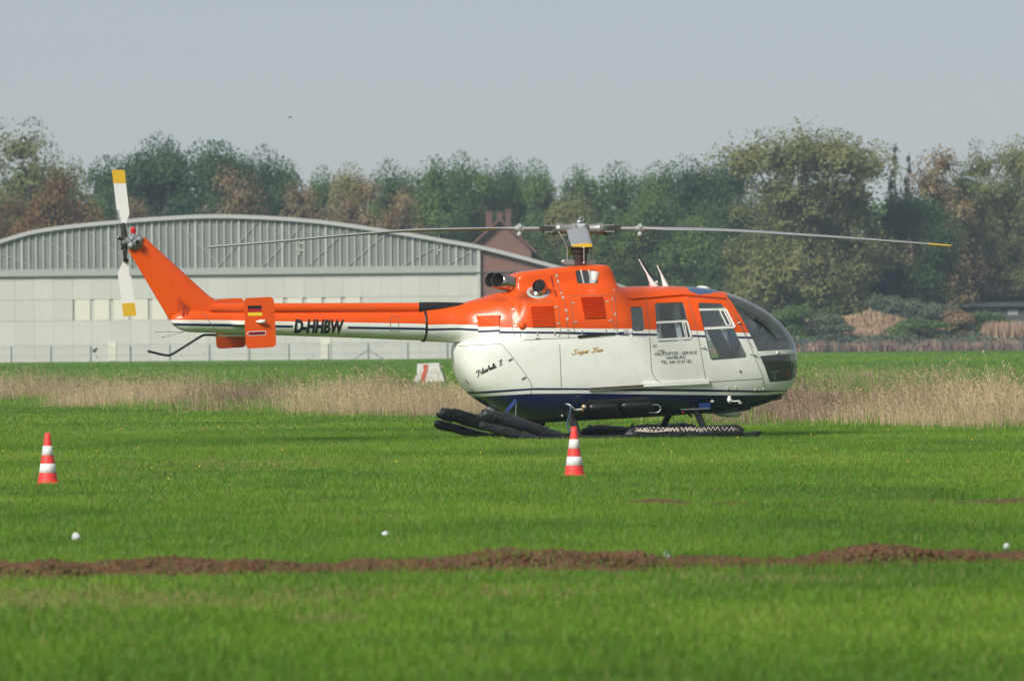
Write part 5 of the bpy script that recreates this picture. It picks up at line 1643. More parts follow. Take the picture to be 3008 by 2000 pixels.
m_, nt_, b_ = nodes_of('exhaust_soot_film')
b_.inputs['Base Color'].default_value = (.03, .022, .018, 1); b_.inputs['Roughness'].default_value = .8
tc_ = nd(nt_, 'ShaderNodeTexCoord'); mp_ = nd(nt_, 'ShaderNodeMapping'); mp_.inputs['Scale'].default_value = (3.5, 9, 11)
nz_ = nd(nt_, 'ShaderNodeTexNoise', Scale=1.0, Detail=6.0, Roughness=.7)
at_ = nd(nt_, 'ShaderNodeAttribute', attribute_name='tint')
mu_ = nd(nt_, 'ShaderNodeMath', operation='MULTIPLY'); tr_s = nd(nt_, 'ShaderNodeBsdfTransparent'); mx_ = nd(nt_, 'ShaderNodeMixShader')
nt_.links.new(tc_.outputs['Object'], mp_.inputs[0]); nt_.links.new(mp_.outputs[0], nz_.inputs['Vector'])
nt_.links.new(nz_.outputs['Fac'], mu_.inputs[0]); nt_.links.new(at_.outputs['Fac'], mu_.inputs[1])
nt_.links.new(mu_.outputs[0], mx_.inputs[0]); nt_.links.new(tr_s.outputs[0], mx_.inputs[1]); nt_.links.new(b_.outputs[0], mx_.inputs[2])
nt_.links.new(mx_.outputs[0], nt_.nodes['Material Output'].inputs[0])
def soot(x0, x1, y0, y1, amt):
    na, nb = 24, 12; vs_, tn_, ts_ = [], [], []
    for i in range(na + 1):
        for j in range(nb + 1):
            s0, t0 = i / na, j / nb
            vs_.append(tuple(B.S(x0 + (x1 - x0) * s0, y0 + (y1 - y0) * t0 + 6 * (1 - s0), .0022)))
            tn_.append(amt * (s0 ** .8) * max(0, math.sin(math.pi * t0)) ** 1.3 * min(1, (1 - s0) * 6))
    for i in range(na):
        for j in range(nb):
            k = i * (nb + 1) + j; ts_ += [(k, k + 1, k + nb + 2), (k, k + nb + 2, k + nb + 1)]
    return big_mesh('soot_stain', np.array(vs_), np.array(ts_), m_, np.array(tn_), smooth=True, parent=heli)
soot(1500, 1580, 846, 886, 1.1)
soot(1395, 1500, 866, 892, .55)
# ---------------------------------------------------------------- spine over the tail boom, joint ring
mb = MB()
rings = []
for px in np.linspace(620, 1233, 24):
    yt = 890.8 - 1.6 * (px - 620) / 613
    yb = 917
    rings.append([H(px, y, w) for w, y in ((.105, yb), (.100, yt + 9), (.082, yt + 3.5), (.045, yt + .6), (0, yt), (-.045, yt + .6), (-.082, yt + 3.5), (-.100, yt + 9), (-.105, yb))])
mb.loft(rings, closed=True, caps=True)
mb.build('drive_shaft_cover', ORANGE, heli)
mb = MB(); rings = []
for px, yt in ((1231, 887.5), (1270, 887), (1320, 887.5), (1362, 889), (1400, 893)):
    rings.append([H(px, y, w) for w, y in ((.112, 920), (.108, yt + 8), (.085, yt + 3), (.045, yt + .5), (0, yt), (-.045, yt + .5), (-.085, yt + 3), (-.108, yt + 8), (-.112, 920))])
mb.loft(rings); mb.build('shaft_cover_boot', BLACK, heli)
mb = MB(); c_ = H(1243, 954.5, 0)
for k in range(32): pass
mb.lathe([(.209, -.016), (.222, -.012), (.222, .012), (.209, .016)], c_, (1, 0, 0), 40); mb.build('boom_joint_ring', BLACK, heli)

# ---------------------------------------------------------------- fin, tailplane and end plates
mb = MB(); rings = []
foil = [(0, 0), (.015, .35), (.06, .68), (.14, .92), (.28, 1.0), (.45, .93), (.65, .70), (.85, .36), (.97, .12), (1, .04)]
LE = lin([(0, 0), (1, 1)])
for t in np.linspace(0, 1, 18):
    tr_ = (500 + (376.4 - 500) * t, 944 + (735.6 - 944) * t)
    le = (640 + (424 - 640) * t, 893 + (696 - 893) * t)
    if t < .14:
        k = (.14 - t) / .14; le = (le[0] + 28 * k * k, le[1] - 2 * k * k + 6 * k * k)
    th = 0.085 * (1 - .45 * t)
    ring = []
    for a, h in foil: ring.append(H(le[0] + (tr_[0] - le[0]) * a, le[1] + (tr_[1] - le[1]) * a, th * h))
    for a, h in foil[-2:0:-1]: ring.append(H(le[0] + (tr_[0] - le[0]) * a, le[1] + (tr_[1] - le[1]) * a, -th * h))
    rings.append(ring)
mb.loft(rings); fin = mb.build('tail_fin', ORANGE, heli)
for px, y0, y1 in ((524, 875, 916), (535.5, 886, 928), (548, 895, 937)):
    mb = MB()
    t = (944 - (y0 + y1) / 2) / 208
    mb.tube([H(px, y0, .095), H(px + 2, y1, .13)], [.008, .008], 6); mb.build('vent_tube', paint('dark_orange_edge', (.30, .02, .003), .5) if 'dark_orange_edge' not in MAT else MAT['dark_orange_edge'], heli)
rng = random.Random(3)
mb = MB()
for px, py in ((430, 746), (452, 772), (474, 800), (496, 828), (516, 848), (538, 874), (594, 906), (402, 715), (628, 909), (660, 912), (690, 926), (667, 905)):
    mb.ball(H(px, py, .082 if py < 880 else .13), .0045, seg=8, rings=5)
mb.build('fin_fasteners', SILVER, heli)

def plate(w, flip):
    pc = rounded([(716, 876), (804, 871.5), (812, 1019), (724, 1024.5)], 15, 5)
    # the outline is measured on the starboard plate and repeated to port at the same place along the boom
    o = [H(px, py, 1.03) for px, py in pc]
    o = [Vector((p.x, -w, p.z)) for p in o]
    mb = MB(); mb.slab(o, (0, 0.028 if w > 0 else -0.028, 0)); return mb.build('end_plate', ORANGE, heli, bevel=0.008)
pl1 = plate(1.03, False); pl2 = plate(-1.03, True)
mb = MB(); rings = []
for w in (1.01, .5, 0, -.5, -1.01):
    ring = []
    for a, h in foil: 
        p = H(809 - 92 * a, 954 - 1.0 * a - 5.2 * h, 1.03); ring.append(Vector((p.x, -w, p.z)))
    for a, h in foil[-2:0:-1]:
        p = H(809 - 92 * a, 954 - 1.0 * a + 4.0 * h, 1.03); ring.append(Vector((p.x, -w, p.z)))
    rings.append(ring)
mb.loft(rings); mb.build('tailplane', WHITE, heli)
# flag, lamp and warning arrow on the starboard plate
def on_plate(px, py, off=0.002): return H(px, py, 1.03 + off)
for k, m in enumerate((FLAGK, FLAGR, FLAGY)):
    y0 = 897.4 + k * 10.0
    mb = MB(); mb.add([on_plate(*p) for p in ((728 + k * .2, y0 + .5), (768 + k * .8, y0 - .3), (768.4 + k * .8, y0 + 9.6), (728 + k * .2, y0 + 10.4))], [(0, 1, 2, 3)])
    mb.build('flag_stripe', m, pl1)
mb = MB(); mb.add([on_plate(*p) for p in ((723.5, 980), (730.5, 973.4), (780.5, 971.6), (781.5, 984), (732, 986.2))], [(0, 1, 2, 3, 4)]); mb.build('warning_border', PLAINW, pl1)
mb = MB(); mb.add([on_plate(*p, .004) for p in ((726.2, 979.9), (731.4, 975), (779, 973.3), (779.8, 982.4), (732.6, 984.6))], [(0, 1, 2, 3, 4)]); mb.build('warning_arrow', FLAGR, pl1)
mb = MB(); mb.tube([on_plate(752, 945, .0), on_plate(764, 944.5, .045), on_plate(778, 944, .05), on_plate(780, 944, .05)], [.006, .024, .022, .012], 12, mat=0); mb.build('position_lamp', PLAINW, pl1)
mb = MB(); mb.ball(on_plate(778, 944.3, .05), .021, sc=(.8, 1, 1)); mb.build('lamp_lens', BLUEP, pl1)
mb = MB(); mb.bar(on_plate(754, 941, .006), on_plate(776, 939.5, .006), .012, .02); mb.build('lamp_base', ORANGE, pl1)

# ---------------------------------------------------------------- tail skid, wires
def smooth_path(pts, n=4):
    out = []
    P = [Vector(p) for p in pts]
    for i in range(len(P) - 1):
        p0, p1, p2, p3 = P[max(i - 1, 0)], P[i], P[i + 1], P[min(i + 2, len(P) - 1)]
        for k in range(n):
            t = k / n
            out.append(0.5 * ((2 * p1) + (-p0 + p2) * t + (2 * p0 - 5 * p1 + 4 * p2 - p3) * t * t + (-p0 + 3 * p1 - 3 * p2 + p3) * t ** 3))
    out.append(P[-1]); return out
mb = MB(); mb.tube(smooth_path([H(434, 1031), H(470, 1040), H(490, 1043.5), H(504, 1041), H(545, 1016), H(592, 987), H(609, 983.8), H(634, 984)]), .0155, 12); mb.build('tail_skid', BLACK, heli)
mb = MB(); mb.tube([H(634, 985.5), H(735, 985)], .016, 10); mb.build('skid_strut', WHITE, heli)
mb = MB(); mb.tube([H(632, 985), H(640, 985)], .022, 12); mb.build('strut_clamp', GREYM, heli)
for a in ((458, 974.6), (477, 990.7)):
    mb = MB(); mb.tube([H(542, 975), H(*a)], .003, 5); mb.ball(H(*a), .007, seg=8, rings=5); mb.build('static_wick', DARKM, heli)

# ---------------------------------------------------------------- tail rotor on the port side
TW = -0.16
mb = MB()
mb.lathe([(0, -.07), (.075, -.07), (.10, -.03), (.10, .03), (.075, .07), (0, .07)], H(397, 713, .0), (0, 1, 0), 18)
mb.lathe([(.03, 0), (.05, .02), (.05, .1), (.03, .12), (0, .12)], H(397, 713, .0) + Vector((0, -.16, 0)), (0, 1, 0), 14)
mb.tube([H(397, 713), H(368, 706)], [.06, .045], 12)
mb.ball(H(385, 722, .05), .05); mb.ball(H(410, 704, .04), .045); mb.ball(H(388, 702, .06), .04)
mb.build('tail_gearbox', paint('dull_alloy', (.26, .28, .28), .5, metal=.5, var=.25, vscale=20), heli)
mb = MB(); mb.tube([H(391.5, 700), H(391.5, 686)], .02, 12); mb.build('beacon_stem', SILVER, heli)
mb = MB(); mb.lathe([(.036, 0), (.034, .03), (.036, .033), (.03, .075), (.026, .082), (0, .085)], H(391.5, 685.5), (0, 0, 1), 18); mb.build('beacon_lens', REDP, heli)
mb = MB()
mb.tube([H(361, 655, TW + .02), H(367, 706, TW), H(366, 768, TW + .02)], [.022, .05, .022], 12)
mb.tube([H(344, 698, TW + .03), H(372, 708, TW)], [.02, .028], 10)
mb.tube([H(356, 730, TW + .03), H(370, 733, TW)], [.016, .02], 8)
mb.ball(H(365, 716, TW + .02), .06, sc=(.8, .8, 1.1))
mb.build('tail_rotor_hub', DARKM, heli)
for pts in (((350, 663), (351, 690), (346, 700)), ((376, 690), (372, 660), (368, 657)), ((360, 735), (362, 765))):
    mb = MB(); mb.tube([H(a, b, TW + .05) for a, b in pts], .008, 6); mb.build('pitch_link', GREYM, heli)
def tail_blade(outl, tip, cuff, notch):
    mb = MB(); mb.slab([H(px, py, TW) for px, py in outl], (0, .014, 0)); b = mb.build('tail_rotor_blade', PLAINW, heli, bevel=.004)
    mb = MB(); mb.slab([H(px, py, TW + .002) for px, py in tip], (0, .018, 0)); mb.build('blade_tip', YELLOW, b, bevel=.003)
    mb = MB(); mb.slab([H(px, py, TW + .003) for px, py in cuff], (0, .02, 0)); mb.build('root_cuff', DARKM, b)
    mb = MB(); mb.slab([H(px, py, TW + .002) for px, py in notch], (0, .012, 0)); mb.build('trim_strip', LGREY, b)
tail_blade([(333.8, 538), (370, 538), (380.2, 628.5), (369, 659), (354, 659), (343, 616)], [(329.3, 500), (331, 499), (364, 499.8), (366.5, 502), (370, 538.6), (333.8, 538.8)],
           [(353, 658), (368.5, 658), (364, 672), (358, 672)], [(343, 616), (349, 616), (356, 655), (352, 656)])
tail_blade([(363, 767), (379.5, 768), (395.6, 889.5), (358.5, 892), (346, 802.6)], [(358.5, 891.6), (395.6, 889), (401, 927), (363.5, 929.5)],
           [(370, 752), (380, 768.5), (363, 769.5), (366, 756)], [(377, 773), (381, 773), (386, 812), (381, 812)])

# ---------------------------------------------------------------- main rotor
MX = H(1703, 700).x
HUBZ = H(1703, 672).z
def rot_pt(r, off, dz, az):
    """r along the blade, off across it (leading side +), dz up; az from the photograph's right, seen from above"""
    a = az - YAW
    return Vector((MX + r * math.cos(a) - off * math.sin(a), r * math.sin(a) + off * math.cos(a), HUBZ + dz))
def rotor_blade(az, droop, tipcol):
    f = pchip([d[0] for d in droop], [d[1] for d in droop])
    foil2 = [(-.0675, 0), (-.062, .008), (-.045, .0145), (-.02, .018), (.02, .0185), (.07, .015), (.12, .010), (.18, .004), (.2025, .0005)]
    rings, rt = [], []
    for r in np.linspace(.50, 4.86, 46):
        s_ = min(1, max(0, (r - .85) / .35)); s_ = s_ * s_ * (3 - 2 * s_)
        tw = R(8) - R(8) * (r / 4.9)
        ring = []
        if s_ < 1: rr = .026
        up = [(c, h) for c, h in foil2]; lo = [(c, -.75 * h) for c, h in foil2[-2:0:-1]]
        n_ = len(up) + len(lo)
        for k, (c, h) in enumerate(up + lo):
            t = math.pi - math.pi * k / (len(up) - 1) if k < len(up) else -math.pi * (k - len(up) + 1) / (len(lo) + 1)
            cc = math.cos(t) * .028; hc = math.sin(t) * .022
            C, Hh = cc * (1 - s_) + c * s_, hc * (1 - s_) + h * s_
            C, Hh = C * math.cos(tw) + Hh * math.sin(tw), Hh * math.cos(tw) - C * math.sin(tw)
            ring.append(rot_pt(r, -C, float(f(r)) + Hh, az))
        rings.append(ring)
    mb = MB(); nt = 43
    mb.loft(rings[:nt], caps=True, mat=0); b = mb.build('rotor_blade', BLADE, heli)
    mb = MB(); mb.loft(rings[nt - 1:], caps=True, mat=0); mb.build('blade_tip', tipcol, b)
    # pendulum vibration absorber near the root
    z0 = float(f(.79))
    mb = MB(); c = rot_pt(.79, 0, z0, az)
    mb.tube([rot_pt(.735, 0, z0, az), rot_pt(.845, 0, z0, az)], .034, 12)
    mb.tube([rot_pt(.79, -.05, z0 + .035, az), rot_pt(.79, .05, z0 + .035, az)], .03, 12)
    mb.tube([c + Vector((0, 0, .02)), c + Vector((0, 0, -.055))], [.012, .012], 8)
    mb.ball(c + Vector((0, 0, -.075)), .034)
    mb.build('pendulum_absorber', LGREY, b)
dr_l = [(0, 0), (.9, -.01), (2.03, -.045), (3.05, -.125), (3.9, -.20), (4.9, -.27)]
side_l = [(0, 0), (.906, 0.002 + .008), (2.03, 0.0), (3.05, -.06), (3.9, -.13), (4.9, -.203)]
side_r = [(0, 0), (.85, -.004), (1.63, -.023), (3.11, -.121), (4.04, -.198), (4.9, -.275)]
rotor_blade(math.pi, side_l, BLADE)
rotor_blade(0.0, side_r, YELLOW)
near_d = [(0, 0), (.9, -.01), (2.0, -.05), (3.0, -.13), (4.0, -.215), (4.9, -.29)]
rotor_blade(-math.pi / 2 + R(0.6), near_d, YELLOW)
rotor_blade(math.pi / 2 + R(0.6), near_d, YELLOW)
HUBG = paint('hub_grey', (.27, .275, .265), .42, metal=.35, var=.25, vscale=18, dirt=(.10, .07, .05), dirt_amt=.5)
# hub star with four forked grips
mb = MB()
mb.lathe([(0, .075), (.07, .075), (.12, .06), (.135, .03), (.135, -.06), (.11, -.085), (0, -.085)], (MX, 0, HUBZ), (0, 0, 1), 24)
mb.build('rotor_hub', HUBG, heli)
for k in range(4):
    az = k * math.pi / 2 + R(.6) * (k % 2)
    mb = MB()
    mb.tube([rot_pt(.10, 0, 0, az), rot_pt(.22, 0, 0, az), rot_pt(.26, 0, 0, az)], [.055, .062, .075], 14)
    mb.tube([rot_pt(.26, 0, 0, az), rot_pt(.31, 0, 0, az)], [.08, .07], 14)
    for zz in (.042, -.042):
        mb.bar(rot_pt(.29, 0, zz, az), rot_pt(.46, 0, zz, az), .085, .018)
    mb.build('blade_grip', HUBG, heli, bevel=.003)
    mb = MB()
    mb.box(rot_pt(.41, 0, 0, az), (.10, .07, .062), Matrix.Rotation(az - YAW, 3, 'Z'))
    mb.bar(rot_pt(.46, 0, 0, az), rot_pt(.53, 0, 0, az), .075, .06)
    mb.bar(rot_pt(.475, 0, .04, az), rot_pt(.475, 0, -.06, az), .02, .02)
    mb.bar(rot_pt(.27, .07, -.03, az), rot_pt(.36, .10, -.075, az), .03, .05)
    mb.tube([rot_pt(.40, 0, -.075, az), rot_pt(.40, 0, .075, az)], .022, 10)
    mb.build('grip_fitting', DARKM, heli)
    # pitch horn and link down to the swashplate
    mb = MB()
    mb.tube([rot_pt(.27, .13, -.05, az), rot_pt(.20, .14, -.16, az), rot_pt(.17, .12, -.245, az)], .011, 8)
    mb.tube([rot_pt(.29, .02, -.03, az), rot_pt(.27, .13, -.05, az)], [.022, .014], 8)
    mb.build('pitch_link', GREYM, heli)
    mb = MB(); q = [rot_pt(.34 + .02 * j, .05, .06 + .035 * math.sin(j * .8), az) for j in range(5)]
    mb.tube(q, .006, 6); mb.build('bonding_wire', BLACK, heli)
mb = MB()
mb.lathe([(.04, 0), (.04, .03), (.025, .05), (0, .05)], (MX, 0, HUBZ + .07), (0, 0, 1), 14)
ringp = [Vector((MX + .03 + .03 * math.cos(t), 0, HUBZ + .125 + .03 * math.sin(t))) for t in np.linspace(0, 2 * math.pi, 17)]
mb.tube(ringp, .006, 6, caps=False); mb.build('lifting_eye', GREYM, heli)
mb = MB(); z = HUBZ
mb.lathe([(.10, -.085), (.10, -.20), (.095, -.215)], (MX, 0, z), (0, 0, 1), 20)
mb.lathe([(.0, -.215), (.155, -.222), (.165, -.24), (.155, -.262), (.0, -.265)], (MX, 0, z), (0, 0, 1), 24)
mb.lathe([(.115, -.262), (.125, -.285), (.115, -.325), (.09, -.33)], (MX, 0, z), (0, 0, 1), 24)
mb.build('swashplate', DARKM, heli)
mb = MB(); mb.lathe([(.095, -.32), (.095, -.39), (.088, -.395), (.085, -.54)], (MX, 0, z), (0, 0, 1), 20); mb.build('rotor_mast', paint('mast_grey', (.06, .065, .068), .4, metal=.4), heli)
for a in (0.1, 1.7, 3.2, 4.8):
    mb = MB()
    c = Vector((MX + .17 * math.cos(a), .17 * math.sin(a), z - .25))
    mb.tube([c, c + Vector((0, 0, -.20))], .010, 8); mb.ball(c, .022, seg=8, rings=6); mb.ball(c + Vector((0, 0, -.2)), .02, seg=8, rings=6)
    mb.build('control_link', GREYM, heli)
mb = MB()
for a, L_ in ((0.15, .21), (3.1, .22), (2.2, .19)):
    b_ = Vector((MX, 0, z - .45)); e_ = b_ + Vector((math.cos(a) * L_, math.sin(a) * L_, .02))
    mb.bar(b_, e_, .07, .06); mb.ball(e_, .03, seg=8, rings=6)
mb.tube([H(1673, 775, .0), H(1672, 798, 0)], .006, 6); mb.tube([H(1683, 770, .0), H(1684, 796, 0)], .006, 6)
mb.build('control_levers', GREYM, heli)

# ---------------------------------------------------------------- landing gear
SKW = 1.25
def both(fn):
    for s_ in (1, -1): fn(s_)
def at_side(px, py, s_, w=SKW):
    """measured on the starboard skid, repeated to port"""
    p = H(px, py, w); return Vector((p.x, -w * s_, p.z))
def skid(s_):
    pts = [at_side(px, py, s_) for px, py in ((1560, 1288), (1640, 1289), (1800, 1287), (2000, 1285.5), (2150, 1284), (2190, 1281), (2215, 1276), (2236, 1269.5))]
    mb = MB(); mb.tube(smooth_path(pts), [.042] * 25 + [.036, .03, .026, .02], 12); mb.build('skid_tube', BLACK, heli)
both(skid)
def cross_tube(px, py_top, foot):
    top = H(px, py_top, .42)
    ft = H(foot[0], foot[1], SKW - .02)
    # arches under the belly, legs spread down to the skids
    k1 = top.lerp(ft, .45) + Vector((0, 0, .03))
    q = [ft, k1, top, Vector((top.x, -.2, top.z + .05))]
    q2 = [Vector((p.x, -p.y, p.z)) for p in q[::-1]]
    path = smooth_path(q + q2, 6)
    mb = MB(); mb.tube(path, .045, 14); mb.build('cross_tube', BLACK, heli)
    for s_ in (1, -1):
        f_ = Vector((ft.x, s_ * ft.y, ft.z)); mb = MB()
        mb.tube([f_ + Vector((-.09, 0, -.02)), f_ + Vector((.09, 0, -.02))], .052, 12); mb.build('skid_clamp', BLACK, heli)
        t_ = Vector((top.x, s_ * top.y, top.z)); mb = MB(); mb.box(t_ + Vector((0, 0, .02)), (.16, .12, .12)); mb.build('tube_bracket', DARKM, heli, bevel=.01)
cross_tube(2032, 1184, (2075, 1278)); cross_tube(1664, 1197, (1702, 1286))
for s_ in (1, -1):
    # sleeve on the rear leg
    a, b = H(1680, 1236, .83), H(1690, 1260, 1.0)
    mb = MB(); mb.tube([Vector((a.x, a.y * s_, a.z)), Vector((b.x, b.y * s_, b.z))], .047, 14); mb.build('leg_sleeve', RUBBER, heli)

# emergency float bags, folded and wrapped
def bag(path, rads, s_, seed, squash=1.0, seg=22):
    P = smooth_path(path, 8)
    n = len(P)
    rr = np.interp(np.linspace(0, 1, n), np.linspace(0, 1, len(rads)), rads)
    mb = MB(); mb.tube(P, list(rr), seg, squash=squash, caps=True)
    out = []
    for v in mb.v:
        p = Vector(v)
        i = min(range(n), key=lambda k: (P[k] - p).length)
        d = (p - P[i])
        if d.length < 1e-6: out.append(v); continue
        ax = (P[min(i + 1, n - 1)] - P[max(i - 1, 0)]).normalized()
        q = Vector((p.dot(ax) * 2.2, (p - ax * p.dot(ax)).x * 9 + (p - ax * p.dot(ax)).z * 9, p.y * 9)) + Vector((seed * 7, 0, 0))
        f = 1 + .22 * mnoise.noise(q) + .15 * mnoise.noise(Vector((q.x * .5, q.y * 2.6, q.z * 2.6))) + .08 * mnoise.noise(q * 5)
        out.append(tuple(P[i] + d * f))
    mb.v = out
    return mb
for s_ in (1, -1):
    S_ = lambda px, py, w=SKW: at_side(px, py, s_, w)
    front = bag([S_(1846, 1280), S_(1852, 1276), S_(1900, 1273), S_(1980, 1275), S_(2060, 1271), S_(2130, 1269), S_(2170, 1270), S_(2178, 1272)], [.035, .075, .086, .082, .088, .094, .094, .05], s_, 1 + s_)
    fb = front.build('float_bag', FLOATSKIN, heli)
    rear = bag([S_(1413, 1217, 1.22), S_(1420, 1219, 1.22), S_(1470, 1228, 1.22), S_(1540, 1249, 1.22), S_(1610, 1271, 1.22), S_(1655, 1282, 1.22), S_(1664, 1284, 1.22)], [.05, .082, .088, .085, .065, .045, .02], s_, 3 + s_)
    rear.build('float_bag', FLOATSKIN, heli)
    low = bag([S_(1410, 1247, 1.36), S_(1420, 1250, 1.36), S_(1470, 1265, 1.36), S_(1540, 1283, 1.36), S_(1620, 1294, 1.36)], [.03, .058, .062, .058, .03], s_, 5 + s_)
    low.build('float_bag', FLOATSKIN, heli)
    # straps round the bags
    for a_, b_, rr_ in (((1446, 1223), (1452, 1225), .098), ((1530, 1246), (1536, 1248), .094), ((1600, 1268), (1605, 1270), .076)):
        mb = MB(); mb.tube([S_(*a_, 1.22), S_(*b_, 1.22)], rr_, 20); mb.build('float_strap', RUBBER, heli)
    for a_ in (1862, 1990, 2110):
        mb = MB(); mb.tube([S_(a_, 1274 - (a_ - 1862) * .016), S_(a_ + 6, 1274 - (a_ - 1862) * .016)], .096, 20); mb.build('float_strap', RUBBER, heli)
    # lifting line to the fuselage
    mb = MB(); mb.tube([S_(1514, 1228, 1.15), H(1517, 1178, .60) if s_ > 0 else Vector((H(1517, 1178, .6).x, .6, H(1517, 1178, .6).z))], .006, 6); mb.build('float_line', GREYM, heli)
# white lacing on the starboard front bag
mb = MB()
n_ = 46
prev = None
for k in range(n_):
    px = 1868 + (2168 - 1868) * k / (n_ - 1)
    base = 1264 + 1.5 * math.sin(k * .5) - 3.0 * (px - 1868) / 300
    up = k % 2 == 0
    p = H(px, base - 7.5 if up else base + 3, SKW + (.055 if up else .088))
    if prev is not None: mb.tube([prev, p], .0052, 5)
    prev = p
prev = None
for k in range(n_):
    px = 1868 + (2080 - 1868) * k / (n_ - 1)
    base = 1264 + 1.5 * math.sin(k * .5)
    p = H(px, base + 3 if k % 2 == 0 else base - 7.5, SKW + (.088 if k % 2 == 0 else .055))
    if prev is not None: mb.tube([prev, p], .0048, 5)
    prev = p
mb.tube(smooth_path([H(1866, 1264, SKW + .08), H(1890, 1267, SKW + .09), H(1925, 1268, SKW + .09), H(1965, 1264.5, SKW + .09)], 5), .0075, 6)
mb.build('float_lacing', paint('cream_cord', (.55, .50, .42), .8), heli)

# gas bottles under the belly
def bottle(px0, px1, py0, py1, w):
    a, b = H(px0, py0, w), H(px1, py1, w); d = (b - a).normalized(); r = .060
    mb = MB(); mb.tube([a, a + d * .015, a + d * .05, b - d * .05, b - d * .015, b], [r * .4, r * .75, r, r, r * .75, r * .35], 18); return mb.build('gas_bottle', BLACK, heli)
bottle(1728, 1817, 1197, 1193.5, .82); bottle(1824, 1916, 1192.5, 1188.5, .82)
bottle(1735, 1826, 1211, 1207, .74); bottle(1832, 1922, 1206, 1202, .74)
mb = MB(); mb.bar(H(1726, 1181, .84), H(1905, 1170, .84), .05, .05); mb.bar(H(1726, 1186, .72), H(1905, 1176, .72), .2, .015); mb.build('bottle_tray', BLACK, heli)
mb = MB(); mb.lathe([(0, .03), (.03, .03), (.036, .0), (.03, -.03)], H(1715.5, 1195, .84), (0, -1, 0), 16); mb.tube([H(1712, 1200, .83), H(1712, 1208, .83)], .014, 8); mb.build('bottle_valve', paint('brass', (.45, .25, .08), .35, metal=.8), heli)
mb = MB(); mb.lathe([(0, .034), (.02, .034), (.02, .02)], H(1715.5, 1195, .84), (0, -1, 0), 16); mb.tube([H(1690, 1204, .82), H(1710, 1202, .83)], [.012, .016], 10); mb.build('valve_gauge', SILVER, heli)
mb = MB(); mb.tube(smooth_path([H(1916, 1189, .82), H(1932, 1189, .82), H(1940, 1196, .82), H(1938, 1207, .82), H(1925, 1212, .8), H(1905, 1211, .8)]), .008, 8); mb.build('gas_pipe', GREYM, heli)
mb = MB(); mb.tube(smooth_path([H(1668, 1187, .8), H(1677, 1200, .86), H(1672, 1222, .95), H(1666, 1246, 1.05), H(1675, 1272, 1.2)]), .013, 8); mb.build('gas_hose', BLUEHOSE, heli)
mb = MB(); mb.tube(smooth_path([H(1662, 1186, .8), H(1676, 1190, .85), H(1688, 1204, .86)]), .010, 8); mb.ball(H(1668, 1188, .8), .02); mb.build('gas_hose', GREYM, heli)
mb = MB(); mb.ball(H(1652, 1221, .6), .018); mb.build('belly_plug', GREYM, heli)
# belly details
mb = MB(); mb.tube([H(2143, 1166, .70), H(2142, 1175, .76), H(2146, 1179, .78)], [.024, .03, .03], 12); mb.tube([H(2146, 1178.5, .78), H(2173, 1178, .78)], .011, 8); mb.build('pitot_tube', PLAINW, heli)
for px, py in ((2092, 1178), (2174, 1183)):
    mb = MB(); mb.box(H(px, py, .73), (.035, .02, .025)); mb.build('belly_marker', PLAINW, heli)
mb = MB(); mb.lathe([(.18, .02), (.18, 0), (.165, -.03), (.12, -.048), (0, -.055)], H(2139, 1213, .12), (0.06, 0, 1), 24); mb.build('landing_lamp', PLAINW, heli)
mb = MB(); mb.slab([H(2092, 1207, .3), H(2110, 1216, .3), H(2180, 1208, .3), H(2206, 1203, .3), H(2206, 1196, .3)], (0, .6, 0)); mb.build('belly_fairing', NAVY, heli)
mb = MB(); mb.slab([H(2255, 1180, .16), H(2297, 1172, .16), H(2296, 1158, .16), H(2250, 1166, .16)], (0, .32, 0)); mb.build('nose_bumper', NAVY, heli, bevel=.01)
mb = MB(); mb.bar(H(2054, 1195, .78), H(2087, 1192, .78), .03, .085); mb.build('belly_step', BLUEP, heli, bevel=.008)
mb = MB(); mb.tube([H(2000, 1203, .8), H(2084, 1200, .8)], .008, 8); mb.build('step_rod', GREYM, heli)
mb = MB(); mb.ball(H(2007, 1212, .75), .014); mb.build('drain_plug', REDP, heli)
mb = MB(); mb.slab([H(2022, 1214, .3), H(2036, 1222, .3), H(2030, 1226, .3), H(2023, 1220, .3)], (0, .02, 0)); mb.build('belly_antenna', BLACK, heli)
mb = MB(); mb.tube([H(1560, 1240, .1), H(1580, 1246, .1)], [.07, .05], 10); mb.build('belly_drain', BLACK, heli)
mb = MB(); mb.bar(H(1516, 1175, .69), H(1487, 1209, .62), .02, .045); mb.build('belly_strut', BLUEP, heli)
mb = MB(); mb.slab([H(1437, 1194, .1), H(1456, 1203, .1), H(1452, 1206, .1), H(1437, 1203, .1)], (0, .1, 0)); mb.build('tie_down_lug', LGREY, heli)
mb = MB(); mb.lathe([(0, .03), (.018, .03), (.024, 0), (.024, -.03)], H(2305, 1148, .1), (1, 0, -.2), 12); mb.build('nose_hook', BLACK, heli)

